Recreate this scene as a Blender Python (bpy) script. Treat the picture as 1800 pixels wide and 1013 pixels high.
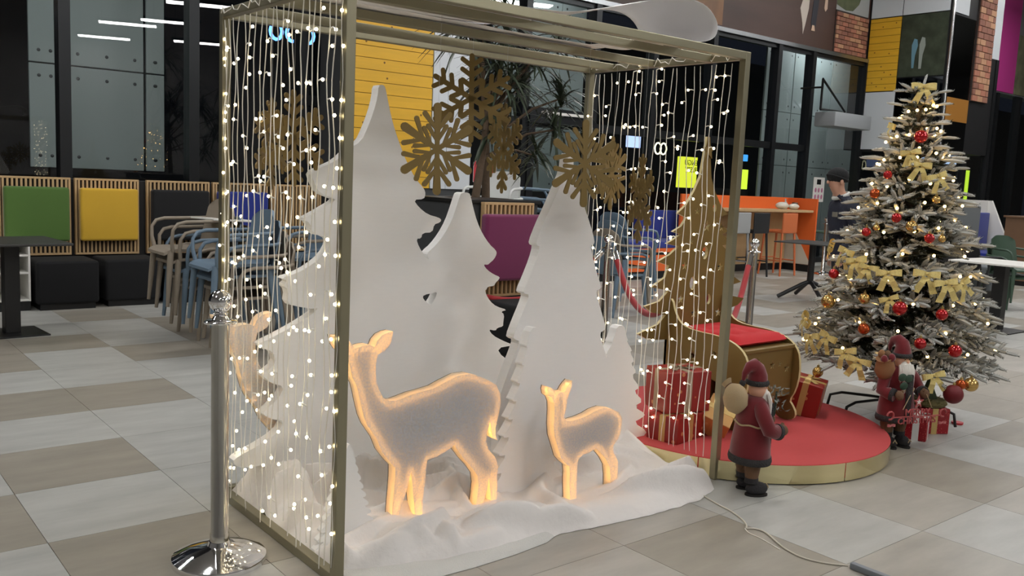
import bpy, bmesh, math, random
from mathutils import Vector, Matrix, noise
R = math.radians
random.seed(7)
for o in list(bpy.data.objects):
    bpy.data.objects.remove(o)
scene = bpy.context.scene
COL = scene.collection

# ------------------------------------------------------------------ camera
cam_d = bpy.data.cameras.new('camera')
cam = bpy.data.objects.new('camera', cam_d)
COL.objects.link(cam)
cam_d.sensor_fit = 'HORIZONTAL'
cam_d.sensor_width = 36.0
cam_d.lens = 36.0 * 1576.83 / 1800.0
cam_d.clip_start, cam_d.clip_end = 0.05, 200
cr, cu, cf = Vector((0.7753, -0.6300, 0.0447)), Vector((0.0429, 0.1231, 0.9915)), Vector((0.6306, 0.7664, -0.1227))
M = Matrix.Identity(4)
for i in range(3):
    M[i][0], M[i][1], M[i][2] = cr[i], cu[i], -cf[i]
M.translation = (0, 0, 1.4163)
cam.matrix_world = M
scene.camera = cam
# ------------------------------------------------------------------ world (night outside) and exposure
w = bpy.data.worlds.new('night'); scene.world = w
w.use_nodes = True
w.node_tree.nodes['Background'].inputs[0].default_value = (0.010, 0.013, 0.022, 1)
w.node_tree.nodes['Background'].inputs[1].default_value = 0.35
vs = scene.view_settings
vs.view_transform = 'Standard'; vs.look = 'None'; vs.exposure = 0.60; vs.gamma = 1.0; vs.use_curve_mapping = False
LAMP_POWER = 29.0      # radiance of the hall's linear ceiling lamps
# ------------------------------------------------------------------ helpers
def lin(c):
    return tuple((v / 12.92 if v <= .04045 else ((v + .055) / 1.055) ** 2.4) for v in c)
def rgb(r, g, b):
    return lin((r / 255, g / 255, b / 255)) + (1,)
MATS = {}
def mat(name, col, rough=.5, metal=0., spec=.5, noise_amt=0., noise_scale=20., bump=0., bump_scale=60., emit=None, estr=0., sheen=0., coat=0., stretch=None):
    if name in MATS: return MATS[name]
    m = bpy.data.materials.new(name); m.use_nodes = True
    nt = m.node_tree; b = nt.nodes['Principled BSDF']
    b.inputs['Base Color'].default_value = col
    b.inputs['Roughness'].default_value = rough
    b.inputs['Metallic'].default_value = metal
    b.inputs['Specular IOR Level'].default_value = spec
    if sheen: b.inputs['Sheen Weight'].default_value = sheen
    if coat: b.inputs['Coat Weight'].default_value = coat
    if emit:
        b.inputs['Emission Color'].default_value = emit; b.inputs['Emission Strength'].default_value = estr
    if noise_amt or bump:
        tc = nt.nodes.new('ShaderNodeTexCoord'); mp = nt.nodes.new('ShaderNodeMapping')
        nt.links.new(tc.outputs['Object'], mp.inputs[0])
        if stretch: mp.inputs['Scale'].default_value = stretch
    if noise_amt:
        n = nt.nodes.new('ShaderNodeTexNoise'); n.inputs['Scale'].default_value = noise_scale; n.inputs['Detail'].default_value = 5
        nt.links.new(mp.outputs[0], n.inputs['Vector'])
        mx = nt.nodes.new('ShaderNodeMix'); mx.data_type = 'RGBA'
        mx.inputs[6].default_value = tuple(max(0, c * (1 - noise_amt)) for c in col[:3]) + (1,)
        mx.inputs[7].default_value = tuple(min(1, c * (1 + noise_amt)) for c in col[:3]) + (1,)
        nt.links.new(n.outputs['Fac'], mx.inputs[0]); nt.links.new(mx.outputs[2], b.inputs['Base Color'])
    if bump:
        n2 = nt.nodes.new('ShaderNodeTexNoise'); n2.inputs['Scale'].default_value = bump_scale; n2.inputs['Detail'].default_value = 4
        nt.links.new(mp.outputs[0], n2.inputs['Vector'])
        bp = nt.nodes.new('ShaderNodeBump'); bp.inputs['Strength'].default_value = bump; bp.inputs['Distance'].default_value = .01
        nt.links.new(n2.outputs['Fac'], bp.inputs['Height']); nt.links.new(bp.outputs[0], b.inputs['Normal'])
    MATS[name] = m
    return m
def emis(name, col, strength):
    if name in MATS: return MATS[name]
    m = bpy.data.materials.new(name); m.use_nodes = True
    nt = m.node_tree; nt.nodes.remove(nt.nodes['Principled BSDF'])
    e = nt.nodes.new('ShaderNodeEmission'); e.inputs[0].default_value = col; e.inputs[1].default_value = strength
    nt.links.new(e.outputs[0], nt.nodes['Material Output'].inputs[0])
    MATS[name] = m
    return m
def glass_mat(name, tint, gloss=.06, rough=.0):
    """architectural pane: clear with a Fresnel-like reflection"""
    if name in MATS: return MATS[name]
    m = bpy.data.materials.new(name); m.use_nodes = True
    nt = m.node_tree; nt.nodes.remove(nt.nodes['Principled BSDF'])
    t = nt.nodes.new('ShaderNodeBsdfTransparent'); t.inputs[0].default_value = tint
    g = nt.nodes.new('ShaderNodeBsdfGlossy'); g.inputs['Roughness'].default_value = rough
    lw = nt.nodes.new('ShaderNodeFresnel'); lw.inputs[0].default_value = 1.7
    mx = nt.nodes.new('ShaderNodeMixShader')
    ge = nt.nodes.new('ShaderNodeNewGeometry'); iv = nt.nodes.new('ShaderNodeMath'); iv.operation = 'SUBTRACT'; iv.inputs[0].default_value = 1
    mu = nt.nodes.new('ShaderNodeMath'); mu.operation = 'MULTIPLY'     # reflect once, at the front of the pane
    nt.links.new(ge.outputs['Backfacing'], iv.inputs[1]); nt.links.new(iv.outputs[0], mu.inputs[0]); nt.links.new(lw.outputs[0], mu.inputs[1])
    nt.links.new(mu.outputs[0], mx.inputs[0]); nt.links.new(t.outputs[0], mx.inputs[1]); nt.links.new(g.outputs[0], mx.inputs[2])
    nt.links.new(mx.outputs[0], nt.nodes['Material Output'].inputs[0])
    MATS[name] = m
    return m
def translucent_mat(name, col, trans, speck):
    """thin fibre sheet: part diffuse, part letting light through, with a speckled fibre density"""
    m = bpy.data.materials.new(name); m.use_nodes = True
    nt = m.node_tree; nt.nodes.remove(nt.nodes['Principled BSDF'])
    d = nt.nodes.new('ShaderNodeBsdfDiffuse'); d.inputs[0].default_value = col
    t = nt.nodes.new('ShaderNodeBsdfTranslucent'); t.inputs[0].default_value = (.95, .86, .72, 1)
    tc = nt.nodes.new('ShaderNodeTexCoord')
    n = nt.nodes.new('ShaderNodeTexNoise'); n.inputs['Scale'].default_value = 130; n.inputs['Detail'].default_value = 4
    mr = nt.nodes.new('ShaderNodeMapRange'); mr.inputs[1].default_value = .35; mr.inputs[2].default_value = .7
    mr.inputs[3].default_value = trans * (1 - speck); mr.inputs[4].default_value = trans * (1 + speck)
    mx = nt.nodes.new('ShaderNodeMixShader')
    nt.links.new(tc.outputs['Object'], n.inputs['Vector']); nt.links.new(n.outputs['Fac'], mr.inputs[0]); nt.links.new(mr.outputs[0], mx.inputs[0])
    nt.links.new(d.outputs[0], mx.inputs[1]); nt.links.new(t.outputs[0], mx.inputs[2]); nt.links.new(mx.outputs[0], nt.nodes['Material Output'].inputs[0])
    MATS[name] = m
    return m

class MB:
    """collects simple shapes into one mesh"""
    def __init__(s): s.v = []; s.f = []; s.mi = []; s.cur = 0
    def add(s, vs, fs):
        o = len(s.v); s.v += [tuple(p) for p in vs]
        for f in fs: s.f.append(tuple(i + o for i in f)); s.mi.append(s.cur)
        return s
    def box(s, x0, x1, y0, y1, z0, z1):
        return s.add([(x0,y0,z0),(x1,y0,z0),(x1,y1,z0),(x0,y1,z0),(x0,y0,z1),(x1,y0,z1),(x1,y1,z1),(x0,y1,z1)],
                     [(3,2,1,0),(4,5,6,7),(0,1,5,4),(1,2,6,5),(2,3,7,6),(3,0,4,7)])
    def rbox(s, x0, x1, y0, y1, z0, z1, b=.01):
        """box with chamfered edges (bevelled)"""
        bm = bmesh.new(); bmesh.ops.create_cube(bm, size=1)
        for v in bm.verts: v.co = ((x0+x1)/2 + v.co.x*(x1-x0), (y0+y1)/2 + v.co.y*(y1-y0), (z0+z1)/2 + v.co.z*(z1-z0))
        bmesh.ops.bevel(bm, geom=bm.edges[:], offset=min(b, .45*min(x1-x0, y1-y0, z1-z0)), segments=2, profile=.6, affect='EDGES')
        return s.bm(bm)
    def bm(s, bm, mtx=None):
        bm.verts.index_update()
        s.add([(mtx @ v.co) if mtx else v.co.copy() for v in bm.verts], [[v.index for v in f.verts] for f in bm.faces]); bm.free(); return s
    def tube(s, pts, r, n=8, closed=False, caps=True):
        pts = [Vector(p) for p in pts]; k = len(pts)
        rad = r if isinstance(r, (list, tuple)) else [r] * k
        vs = []; prev = None
        for i, p in enumerate(pts):
            if closed: t = pts[(i+1) % k] - pts[i-1]
            else: t = pts[min(i+1, k-1)] - pts[max(i-1, 0)]
            if t.length < 1e-9: t = Vector((0,0,1))
            t.normalize()
            if prev is None:
                a = Vector((0,0,1)) if abs(t.z) < .9 else Vector((1,0,0))
                nrm = t.cross(a).normalized()
            else:
                nrm = (prev - t * prev.dot(t)); nrm = nrm.normalized() if nrm.length > 1e-6 else t.orthogonal().normalized()
            prev = nrm; bn = t.cross(nrm)
            for j in range(n):
                a = 2*math.pi*j/n; vs.append(p + (nrm*math.cos(a) + bn*math.sin(a))*rad[i])
        fs = []
        for i in range(k if closed else k-1):
            i2 = (i+1) % k
            for j in range(n): fs.append((i*n+j, i*n+(j+1)%n, i2*n+(j+1)%n, i2*n+j))
        if caps and not closed: fs += [tuple(range(n))[::-1], tuple((k-1)*n+j for j in range(n))]
        return s.add(vs, fs)
    def lathe(s, prof, n=24, c=(0,0,0), sx=1., sy=1.):
        vs = []; k = len(prof)
        for r, z in prof:
            for j in range(n):
                a = 2*math.pi*j/n; vs.append((c[0]+r*sx*math.cos(a), c[1]+r*sy*math.sin(a), c[2]+z))
        fs = []
        for i in range(k-1):
            for j in range(n): fs.append((i*n+j, i*n+(j+1)%n, (i+1)*n+(j+1)%n, (i+1)*n+j))
        if prof[0][0] > 1e-6: fs.append(tuple(range(n))[::-1])
        if prof[-1][0] > 1e-6: fs.append(tuple((k-1)*n+j for j in range(n)))
        return s.add(vs, fs)
    def ball(s, c, r, seg=14, ring=10, sx=1, sy=1, sz=1):
        return s.lathe([(max(1e-7, r*math.sin(math.pi*i/ring)), -r*math.cos(math.pi*i/ring)*sz) for i in range(ring+1)], seg, c, sx, sy)
    def prism(s, poly, a0, a1, plane='XZ'):
        """poly of 2D points extruded between a0 and a1 along the plane's normal"""
        n = len(poly)
        P = {'XZ': lambda p, a: (p[0], a, p[1]), 'YZ': lambda p, a: (a, p[0], p[1]), 'XY': lambda p, a: (p[0], p[1], a)}[plane]
        vs = [P(p, a0) for p in poly] + [P(p, a1) for p in poly]
        fs = [tuple(range(n)), tuple(range(2*n-1, n-1, -1))] + [(i, i+n, (i+1) % n + n, (i+1) % n) for i in range(n)]
        return s.add(vs, fs)
    def xf(s, mtx, start=0):
        for i in range(start, len(s.v)): s.v[i] = tuple(mtx @ Vector(s.v[i]))
        return s
    def mesh(s, name, mats, smooth=None):
        me = bpy.data.meshes.new(name); me.from_pydata(s.v, [], s.f); me.update()
        for m in (mats if isinstance(mats, (list, tuple)) else [mats]): me.materials.append(m)
        if isinstance(mats, (list, tuple)) and len(mats) > 1: me.polygons.foreach_set('material_index', s.mi)
        bm = bmesh.new(); bm.from_mesh(me); bmesh.ops.recalc_face_normals(bm, faces=bm.faces[:])
        bm.to_mesh(me); bm.free()
        if smooth is not None:
            me.polygons.foreach_set('use_smooth', [True] * len(me.polygons))
            try: me.set_sharp_from_angle(angle=R(smooth))
            except Exception: pass
        return me
def place(name, me, parent=None, loc=(0,0,0), rot=(0,0,0)):
    o = bpy.data.objects.new(name, me); COL.objects.link(o)
    o.location = loc; o.rotation_euler = rot
    if parent is not None: o.parent = parent
    return o
def part(name, mb, mats, parent=None, smooth=None, label=None):
    o = place(name, mb.mesh(name, mats, smooth), parent)
    if label: o['label'] = label
    return o
def tag(o, label, cat, group=None, kind=None):
    o['label'] = label; o['category'] = cat
    if group: o['group'] = group
    if kind: o['kind'] = kind
    return o
def thing(name, label, cat, loc=(0,0,0), rz=0., group=None):
    o = bpy.data.objects.new(name, None); COL.objects.link(o); o.empty_display_size = .1
    o.location = loc; o.rotation_euler = (0, 0, rz)
    return tag(o, label, cat, group)
def structure(o, label=None):
    o['kind'] = 'structure'
    if label: o['label'] = label
    return o
def struct_empty(name, label=None):
    o = bpy.data.objects.new(name, None); COL.objects.link(o); return structure(o, label)
def copy_tree(o, parent=None):
    c = o.copy(); COL.objects.link(c)
    if parent is not None: c.parent = parent
    for ch in list(o.children): copy_tree(ch, c)
    return c
def smooth_poly(pts, it=1):
    for _ in range(it):
        q = []
        n = len(pts)
        for i in range(n):
            a, b = pts[i], pts[(i+1) % n]
            q += [(a[0]*.75+b[0]*.25, a[1]*.75+b[1]*.25), (a[0]*.25+b[0]*.75, a[1]*.25+b[1]*.75)]
        pts = q
    return pts
def text_mesh(txt, size, depth, m, name='lettering', align='CENTER', shear=0.):
    c = bpy.data.curves.new(name, 'FONT'); c.body = txt; c.size = size; c.extrude = depth; c.align_x = align; c.align_y = 'CENTER'; c.resolution_u = 3
    o = bpy.data.objects.new(name, c); COL.objects.link(o)
    dg = bpy.context.evaluated_depsgraph_get()
    me = bpy.data.meshes.new_from_object(o.evaluated_get(dg)); bpy.data.objects.remove(o); bpy.data.curves.remove(c)
    me.materials.clear(); me.materials.append(m)
    return me
# ------------------------------------------------------------------ materials
M_GOLD = mat('gold_paint', rgb(154, 148, 124), .36, .75, noise_amt=.06, noise_scale=6)
M_GOLDC = mat('gold_board', rgb(130, 108, 60), .45, .30, noise_amt=.06, noise_scale=4)
M_GOLDE = mat('gold_board_edge', rgb(206, 190, 140), .5, .05)
M_FOAM = mat('white_foam', rgb(246, 245, 243), .8, 0, .2, noise_amt=.02, noise_scale=14, bump=.05, bump_scale=30, stretch=(1, 1, 6))
M_CHROME = mat('chrome', (.86, .86, .87, 1), .06, 1.)
M_BLACK = mat('black_powder', rgb(19, 19, 20), .45)
M_DARKF = mat('black_fabric', rgb(11, 12, 15), .9, bump=.1, bump_scale=300)
M_WOOD = mat('pale_wood', rgb(196, 164, 120), .55, noise_amt=.12, noise_scale=3, stretch=(12, 12, 1))
M_FRAMEBLK = mat('dark_aluminium', rgb(38, 40, 42), .35, .5)
M_WHITE = mat('white_laminate', rgb(226, 224, 218), .4)
M_BULB = emis('warm_led', (1.0, .83, .52, 1), 9.5)
M_TREEBULB = emis('amber_led', (1.0, .60, .19, 1), 15.0)
M_WIRE = mat('clear_wire', rgb(244, 241, 232), .25)
M_RED = mat('red_velvet', rgb(158, 20, 27), .7, sheen=.3)
M_GLASS = glass_mat('window_glass', (.93, .95, .95, 1))
M_CLAD = mat('grey_cladding', rgb(150, 160, 158), .35, noise_amt=.03, noise_scale=2)

# ================================================================== the hall
GY = 10.0                 # glass wall
OX, OY, T = 1.318, 7.099, .6     # tile grid
# ---- floor: each near tile is a part, the rest is one joined field
def tile_mat(name, c, vein):
    m = bpy.data.materials.new(name); m.use_nodes = True
    nt = m.node_tree; b = nt.nodes['Principled BSDF']
    g = nt.nodes.new('ShaderNodeNewGeometry')
    mp = nt.nodes.new('ShaderNodeMapping'); mp.inputs['Scale'].default_value = (1.3, 4.5, 1)
    n = nt.nodes.new('ShaderNodeTexNoise'); n.inputs['Scale'].default_value = 1.6; n.inputs['Detail'].default_value = 8; n.inputs['Roughness'].default_value = .6
    cr_ = nt.nodes.new('ShaderNodeValToRGB')
    cr_.color_ramp.elements[0].position = .3; cr_.color_ramp.elements[1].position = .72
    cr_.color_ramp.elements[0].color = tuple(v * (1 - vein) for v in c[:3]) + (1,); cr_.color_ramp.elements[1].color = tuple(min(1, v * (1 + vein)) for v in c[:3]) + (1,)
    nt.links.new(g.outputs['Position'], mp.inputs[0]); nt.links.new(mp.outputs[0], n.inputs['Vector']); nt.links.new(n.outputs['Fac'], cr_.inputs[0])
    nt.links.new(cr_.outputs[0], b.inputs['Base Color'])
    b.inputs['Roughness'].default_value = .42; b.inputs['Specular IOR Level'].default_value = .45
    return m
TL = [tile_mat('tile_pale', rgb(172, 172, 167), .14), tile_mat('tile_mid', rgb(162, 158, 149), .15), tile_mat('tile_taupe', rgb(147, 141, 129), .15)]
M_GROUT = mat('grout', rgb(92, 88, 82), .9)
floor = structure(part('floor', MB().box(-8, 40, -8, GY + .1, -.06, -.006), M_GROUT))
GIVEN = {(0,-1):2,(0,0):0,(0,1):0,(0,2):2,(0,3):0,(0,4):0,(0,5):0,(-1,0):2,(-1,1):0,(-1,2):2,(-1,3):0,(-1,4):2,(-1,5):0,(-1,6):2,(-2,4):0,(-2,5):2,(-2,6):0,
         (1,-2):0,(1,-1):0,(1,0):2,(1,1):0,(1,2):0,(2,7):1,(3,7):0,(3,8):0,(4,8):1,(5,8):2,(6,8):0,(2,8):2,(3,9):1,(4,9):0,(5,9):1,(0,6):2,(0,7):1,(-1,7):0,(1,7):1,(1,8):1,(5,7):2,(6,7):0,(7,7):0,(7,6):2,(4,7):2,(2,9):1,(-1,-1):2,(0,-2):0,(2,-3):0}
rt = random.Random(3)
tme = []
for k in range(3):
    m_ = MB(); e = .0012
    m_.box(e, T - e, e, T - e, -.02, 0); tme.append(m_.mesh('floor_tile', TL[k]))
near, far_mb = [], MB()
for i in range(-14, 60):
    for j in range(-5, 24):
        x, y = OX + i * T, OY - j * T - T
        k = GIVEN.get((i, j)); k = k if k is not None else rt.choice((0, 0, 1, 2, 2))
        c = Vector((x + .3, y + .3, 0)) - Vector((0, 0, 1.4163))
        zc = c.dot(cf)
        vis = zc > .4 and abs(c.dot(cr) / zc) < .64 and -.42 < c.dot(cu) / zc < .35
        near.append((0 if vis else 1, zc if vis else c.length, i, j, x, y, k))
near.sort()
for q, (nv, d, i, j, x, y, k) in enumerate(near):
    if q < 300: place('floor_tile', tme[k], floor, (x, y, 0))
    else:
        far_mb.cur = k; far_mb.box(x + .0012, x + T - .0012, y + .0012, y + T - .0012, -.02, 0)
ft = part('far_tiles', far_mb, TL, floor); ft['kind'] = 'stuff'
# ---- closing walls and ceiling (out of view, they bounce the light)
M_CEIL = mat('ceiling_paint', rgb(176, 174, 170), .9)
M_WALL = mat('hall_wall', rgb(150, 148, 146), .9)
structure(part('ceiling', MB().box(-8, 40, -8, GY + .4, 6.6, 6.8), M_CEIL))
structure(part('wall_rear', MB().box(-8, 40, -8.2, -8, 0, 6.6), M_WALL))
structure(part('wall_left', MB().box(-8.2, -8, -8, GY + .2, 0, 6.6), M_WALL))
structure(part('wall_right', MB().box(40, 40.2, -8, GY + .2, 0, 6.6), M_WALL))
# ---- linear ceiling lamps
M_LAMP = emis('lamp_diffuser', (1.0, .99, .985, 1), LAMP_POWER)
lm = MB().box(-.65, .65, -.13, .13, -.03, 0).mesh('diffuser', M_LAMP)
lh = MB().rbox(-.7, .7, -.15, .15, 0, .07, .01).mesh('housing', M_FRAMEBLK)
LAMPS = [(7.2, -7.0), (6.9, -3.8), (7.5, -2.5), (9.3, -5.6), (7.1, .5), (-4.5, -5), (-1.2, -2.5), (1.5, -6), (2.6, -1.0), (-2.8, 2.2), (.6, 4.6), (3.6, 2.9), (3.9, 6.9), (-3, 7), (7.0, 4.4), (7.6, 7.4), (11, 2), (11.2, 6.2), (13.5, -2), (14.5, 3.0), (0.2, 8.6), (18, 0), (15.5, 6.8), (20, 4.5), (22, 8), (26, 3), (14.2, 4.2), (16.5, 3.6), (19.2, 6.4), (13.6, 7.6)]  # last four added to brighten the pillar and wall at far right
for x, y in LAMPS:
    t = thing('ceiling_lamp', 'long white linear lamp under the hall ceiling', 'lamp', (x, y, 4.75 if x < 13.55 else 6.05), R(20), 'linear ceiling lamps of the hall, last four added')
    place('housing', lh, t); place('diffuser', lm, t)
    part('cable', MB().tube([(-.6, 0, .07), (-.6, 0, 6.6 - t.location.z)], .006, 5).tube([(.6, 0, .07), (.6, 0, 6.6 - t.location.z)], .006, 5), M_FRAMEBLK, t)
# ---- glass wall along Y = GY
XS = [-8, -5.6, -3.0, -.3, 1.0, 2.27, 3.56, 4.85, 6.95, 8.25, 9.6, 10.9, 12.35, 14.2, 15.3, 17.2]
n_w = 0
for a, b in zip(XS[:-1], XS[1:]):
    n_w += 1
    w_ = struct_empty('window_%d' % n_w)
    part('pane', MB().box(a + .05, b - .05, GY, GY + .012, .08, 4.05), M_GLASS, w_)
    part('mullion', MB().box(b - .055, b + .055, GY - .09, GY + .09, 0, 4.05), M_FRAMEBLK, w_)
    part('bottom_rail', MB().box(a + .055, b - .055, GY - .05, GY + .05, 0, .1), M_FRAMEBLK, w_)
    part('top_rail', MB().box(a + .055, b - .055, GY - .05, GY + .05, 3.95, 4.07), M_FRAMEBLK, w_)
    if 8 <= n_w <= 14:
        part('transom', MB().box(a + .055, b - .055, GY - .05, GY + .05, 2.15, 2.27), M_FRAMEBLK, w_)
for k, (a, b) in enumerate([(19.3, 20.6), (20.6, 21.9), (21.9, 23.3), (23.3, 24.6), (24.6, 26.2), (26.2, 28.0), (28.0, 30.0), (30.0, 33.0), (33, 36.5), (36.5, 40)]):
    n_w += 1
    w_ = struct_empty('window_%d' % n_w)
    part('pane', MB().box(a + .05, b - .05, GY, GY + .012, .08, 4.0), M_GLASS, w_)
    part('mullion', MB().box(b - .07, b + .07, GY - .09, GY + .09, 0, 4.0), M_FRAMEBLK, w_)
    part('bottom_rail', MB().box(a + .07, b - .07, GY - .05, GY + .05, 0, .1), M_FRAMEBLK, w_)
# ---- cladding panels of the porch outside, each bolted
CL = structure(part('wall_outside', MB().box(-9, 42, 16.4, 16.6, -.2, 5), mat('night_wall', rgb(30, 31, 34), .9)))
structure(part('floor_outside', MB().box(-9, 42, GY + .1, 16.4, -.2, -.05), mat('wet_asphalt', rgb(40, 41, 44), .7, noise_amt=.2)))
M_BOLT = mat('bolt', rgb(70, 72, 74), .4, .8)
bolt = MB().lathe([(.001, -.02), (.03, -.02), (.03, -.008), (.018, 0)], 10)
bolt.xf(Matrix.Rotation(R(90), 4, 'X')); bolt_me = bolt.mesh('bolt', M_BOLT, 40)
def clad(a, b, z0, z1, y=11.2, bolts=True):
    p = part('cladding_panel', MB().rbox(a, b, y, y + .04, z0, z1, .006), M_CLAD, CL)
    if bolts:
        n = 3 if b - a > .7 else 2
        for q in range(n):
            for z in (z0 + .13, z1 - .13):
                place('bolt', bolt_me, p, (a + .1 + (b - a - .2) * q / (n - 1), y - .001, z))
for a, b in ((2.2, 2.52), (2.60, 3.42), (3.45, 3.66)):
    clad(a, b, 1.29, 2.43); clad(a, b, 2.445, 4.3)
for a, b in ((8.6, 9.3), (9.31, 10.0), (10.01, 10.55)):
    clad(a, b, 1.20, 2.33, 11.2); clad(a, b, 2.345, 4.3, 11.2)
for a, b in ((15.6, 16.55), (16.57, 17.05), (17.07, 18.0), (18.02, 19.4)):
    clad(a, b, .2, 1.9, 11.2); clad(a, b, 1.91, 3.0, 11.2); clad(a, b, 3.01, 4.3, 11.2)
# unseen lamps added outside to brighten the cladding behind the glass
for k, (x, lab) in enumerate(((3.0, 'flat white fill light added outside above the bolted grey panels'), (9.4, 'flat white fill light added outside above the glass door'), (17.2, 'flat white fill light added outside above the entrance'))):
    t = thing('cladding_fill_light', lab, 'lamp', (x, 10.55, 4.75), 0)
    part('diffuser', MB().box(-.5, .5, -.1, .1, -.02, 0), emis('cladding_fill_light_%d' % k, (.92, .97, 1, 1), (5., 20., 45.)[k]), t); part('housing', MB().rbox(-.54, .54, -.14, .14, 0, .06, .01), M_FRAMEBLK, t)
# ---- upper wall band with printed mural, brick field
WB = structure(part('wall_back', MB().box(6.95, 17.2, GY - .02, GY + .38, 4.07, 6.6), mat('mural_brown', rgb(74, 52, 44), .5, noise_amt=.45, noise_scale=1.2, stretch=(.5, 1, 2.2))))
structure(part('wall_back_left', MB().box(-8, 6.95, GY - .02, GY + .38, 4.07, 6.6), mat('dark_band', rgb(38, 38, 40), .6)))
structure(part('wall_back_right', MB().box(19.3, 40, GY - .02, GY + .38, 4.02, 6.6), mat('band_grey', rgb(120, 122, 122), .6)))
structure(part('trim_1', MB().box(6.95, 17.2, GY - .1, GY - .02, 4.02, 4.09), mat('steel_edge', rgb(150, 152, 154), .25, .9)))
pm = MB().box(11.5, 12.55, GY - .026, GY - .0205, 4.13, 6.5)
part('print', pm, mat('print_bark', rgb(126, 88, 56), .5, noise_amt=.6, noise_scale=2, stretch=(2, 1, .6)), WB, label='brown bark printed on the mural')
LEGS = [((14.93, 6.0), (14.90, 5.05), (14.78, 4.75), (14.88, 4.5), (14.92, 4.3), (14.98, 4.5), (15.05, 4.78), (15.06, 5.1), (15.15, 6.0))]
part('print', MB().prism([(p[0], p[1]) for p in LEGS[0]], GY - .027, GY - .0205), mat('print_pale', rgb(196, 184, 172), .5), WB, label='pale trouser leg printed on the mural')
part('print', MB().prism([(15.22, 6), (15.2, 5.0), (15.16, 4.55), (15.2, 4.42), (15.32, 4.5), (15.36, 4.9), (15.5, 6)], GY - .027, GY - .0205), mat('print_navy', rgb(34, 34, 44), .5), WB, label='dark trouser leg printed on the mural')
part('print', MB().prism([(15.56, 6), (15.58, 5.1), (15.56, 4.86), (15.6, 4.8), (15.66, 4.86), (15.66, 5.2), (15.72, 6)], GY - .027, GY - .0205), mat('print_skin', rgb(200, 170, 148), .5), WB, label='bare leg printed on the mural')
part('print', MB().prism([(15.18, 4.40), (15.30, 4.40), (15.27, 4.50), (15.2, 4.5)], GY - .03, GY - .0275), mat('print_shoe', rgb(206, 176, 150), .5), WB)
part('print', MB().box(15.97, 17.14, GY - .026, GY - .0205, 4.9, 6.5), mat('print_grey', rgb(168, 170, 168), .5), WB, label='pale grey panel above the bricks')
part('print', MB().prism([(15.97, 6.0), (15.97, 5.0), (16.3, 4.93), (16.55, 4.95), (16.75, 5.1), (16.95, 5.5), (17.02, 6.0)], GY - .03, GY - .0265), mat('print_leaf', rgb(92, 98, 70), .6, noise_amt=.8, noise_scale=5), WB, label='rounded photograph of green plants')
def brick_field(parent, x0, x1, z0, z1, y, bw=.205, bh=.085, plane='XZ', seed=1):
    rb = random.Random(seed)
    bmats = [mat('brick_%d' % q, c, .8, noise_amt=.2, noise_scale=8, bump=.3, bump_scale=40) for q, c in enumerate((rgb(170, 112, 90), rgb(150, 104, 84), rgb(184, 140, 108), rgb(140, 94, 78)))]
    row = 0; z = z0
    while z + bh * .6 < z1:
        x = x0 - (bw * .5 if row % 2 else 0)
        while x < x1 - .01:
            a, b = max(x, x0), min(x + bw - .012, x1)
            if b - a > .03:
                part('brick', MB().rbox(a, b, y - .022 - rb.uniform(0, .006), y, z, min(z + bh - .012, z1), .004), rb.choice(bmats), parent)
            x += bw
        z += bh; row += 1
bb = part('brick_backing', MB().box(15.96, 17.12, GY - .04, GY - .021, 4.1, 4.9), mat('mortar', rgb(60, 50, 46), .9), WB)
brick_field(bb, 15.97, 17.11, 4.11, 4.89, GY - .04)
# ---- yellow and white clad pillar by the banquettes
M_YEL = mat('yellow_plank', rgb(222, 172, 44), .5, noise_amt=.16, noise_scale=2.2, stretch=(1, 1, 10))
M_PANEL = mat('pale_panel', rgb(206, 211, 215), .35)
M_KNOT = mat('knot', rgb(120, 84, 30), .6)
M_CHARC = mat('charcoal_board', rgb(62, 64, 66), .8, noise_amt=.08)
kn = MB().lathe([(.001, 0), (.012, 0), (.014, -.002)], 8); kn.xf(Matrix.Rotation(R(90), 4, 'X')); kn_me = kn.mesh('knot', M_KNOT)
P1 = structure(part('wall_pillar', MB().box(5.05, 6.89, 9.34, 9.9, 0, 6.6), M_CHARC))
def planks(parent, x0, x1, z0, z1, y, h=.135, seed=2, vertical_plane='XZ', X=None):
    rk = random.Random(seed); z = z0
    while z < z1 - .02:
        if vertical_plane == 'XZ':
            p = part('plank', MB().rbox(x0, x1, y - .02, y, z, min(z + h - .005, z1), .004), M_YEL, parent)
            for q in range(rk.randint(0, 2)): place('knot', kn_me, p, (rk.uniform(x0 + .1, x1 - .1), y - .0215, z + rk.uniform(.03, h - .03)))
        else:
            p = part('plank', MB().rbox(X - .02, X, x0, x1, z, min(z + h - .005, z1), .004), M_YEL, parent)
            for q in range(rk.randint(0, 2)): place('knot', kn_me, p, (X - .0215, rk.uniform(x0 + .1, x1 - .1), z + rk.uniform(.03, h - .03)), (0, 0, R(-90)))
        z += h
planks(P1, 5.05, 6.26, 1.23, 5.0, 9.34)
part('panel', MB().rbox(6.275, 6.5, 9.322, 9.34, 1.23, 5.0, .003), M_PANEL, P1); part('panel', MB().rbox(6.505, 6.88, 9.322, 9.34, 1.23, 5.0, .003), M_PANEL, P1)
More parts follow.
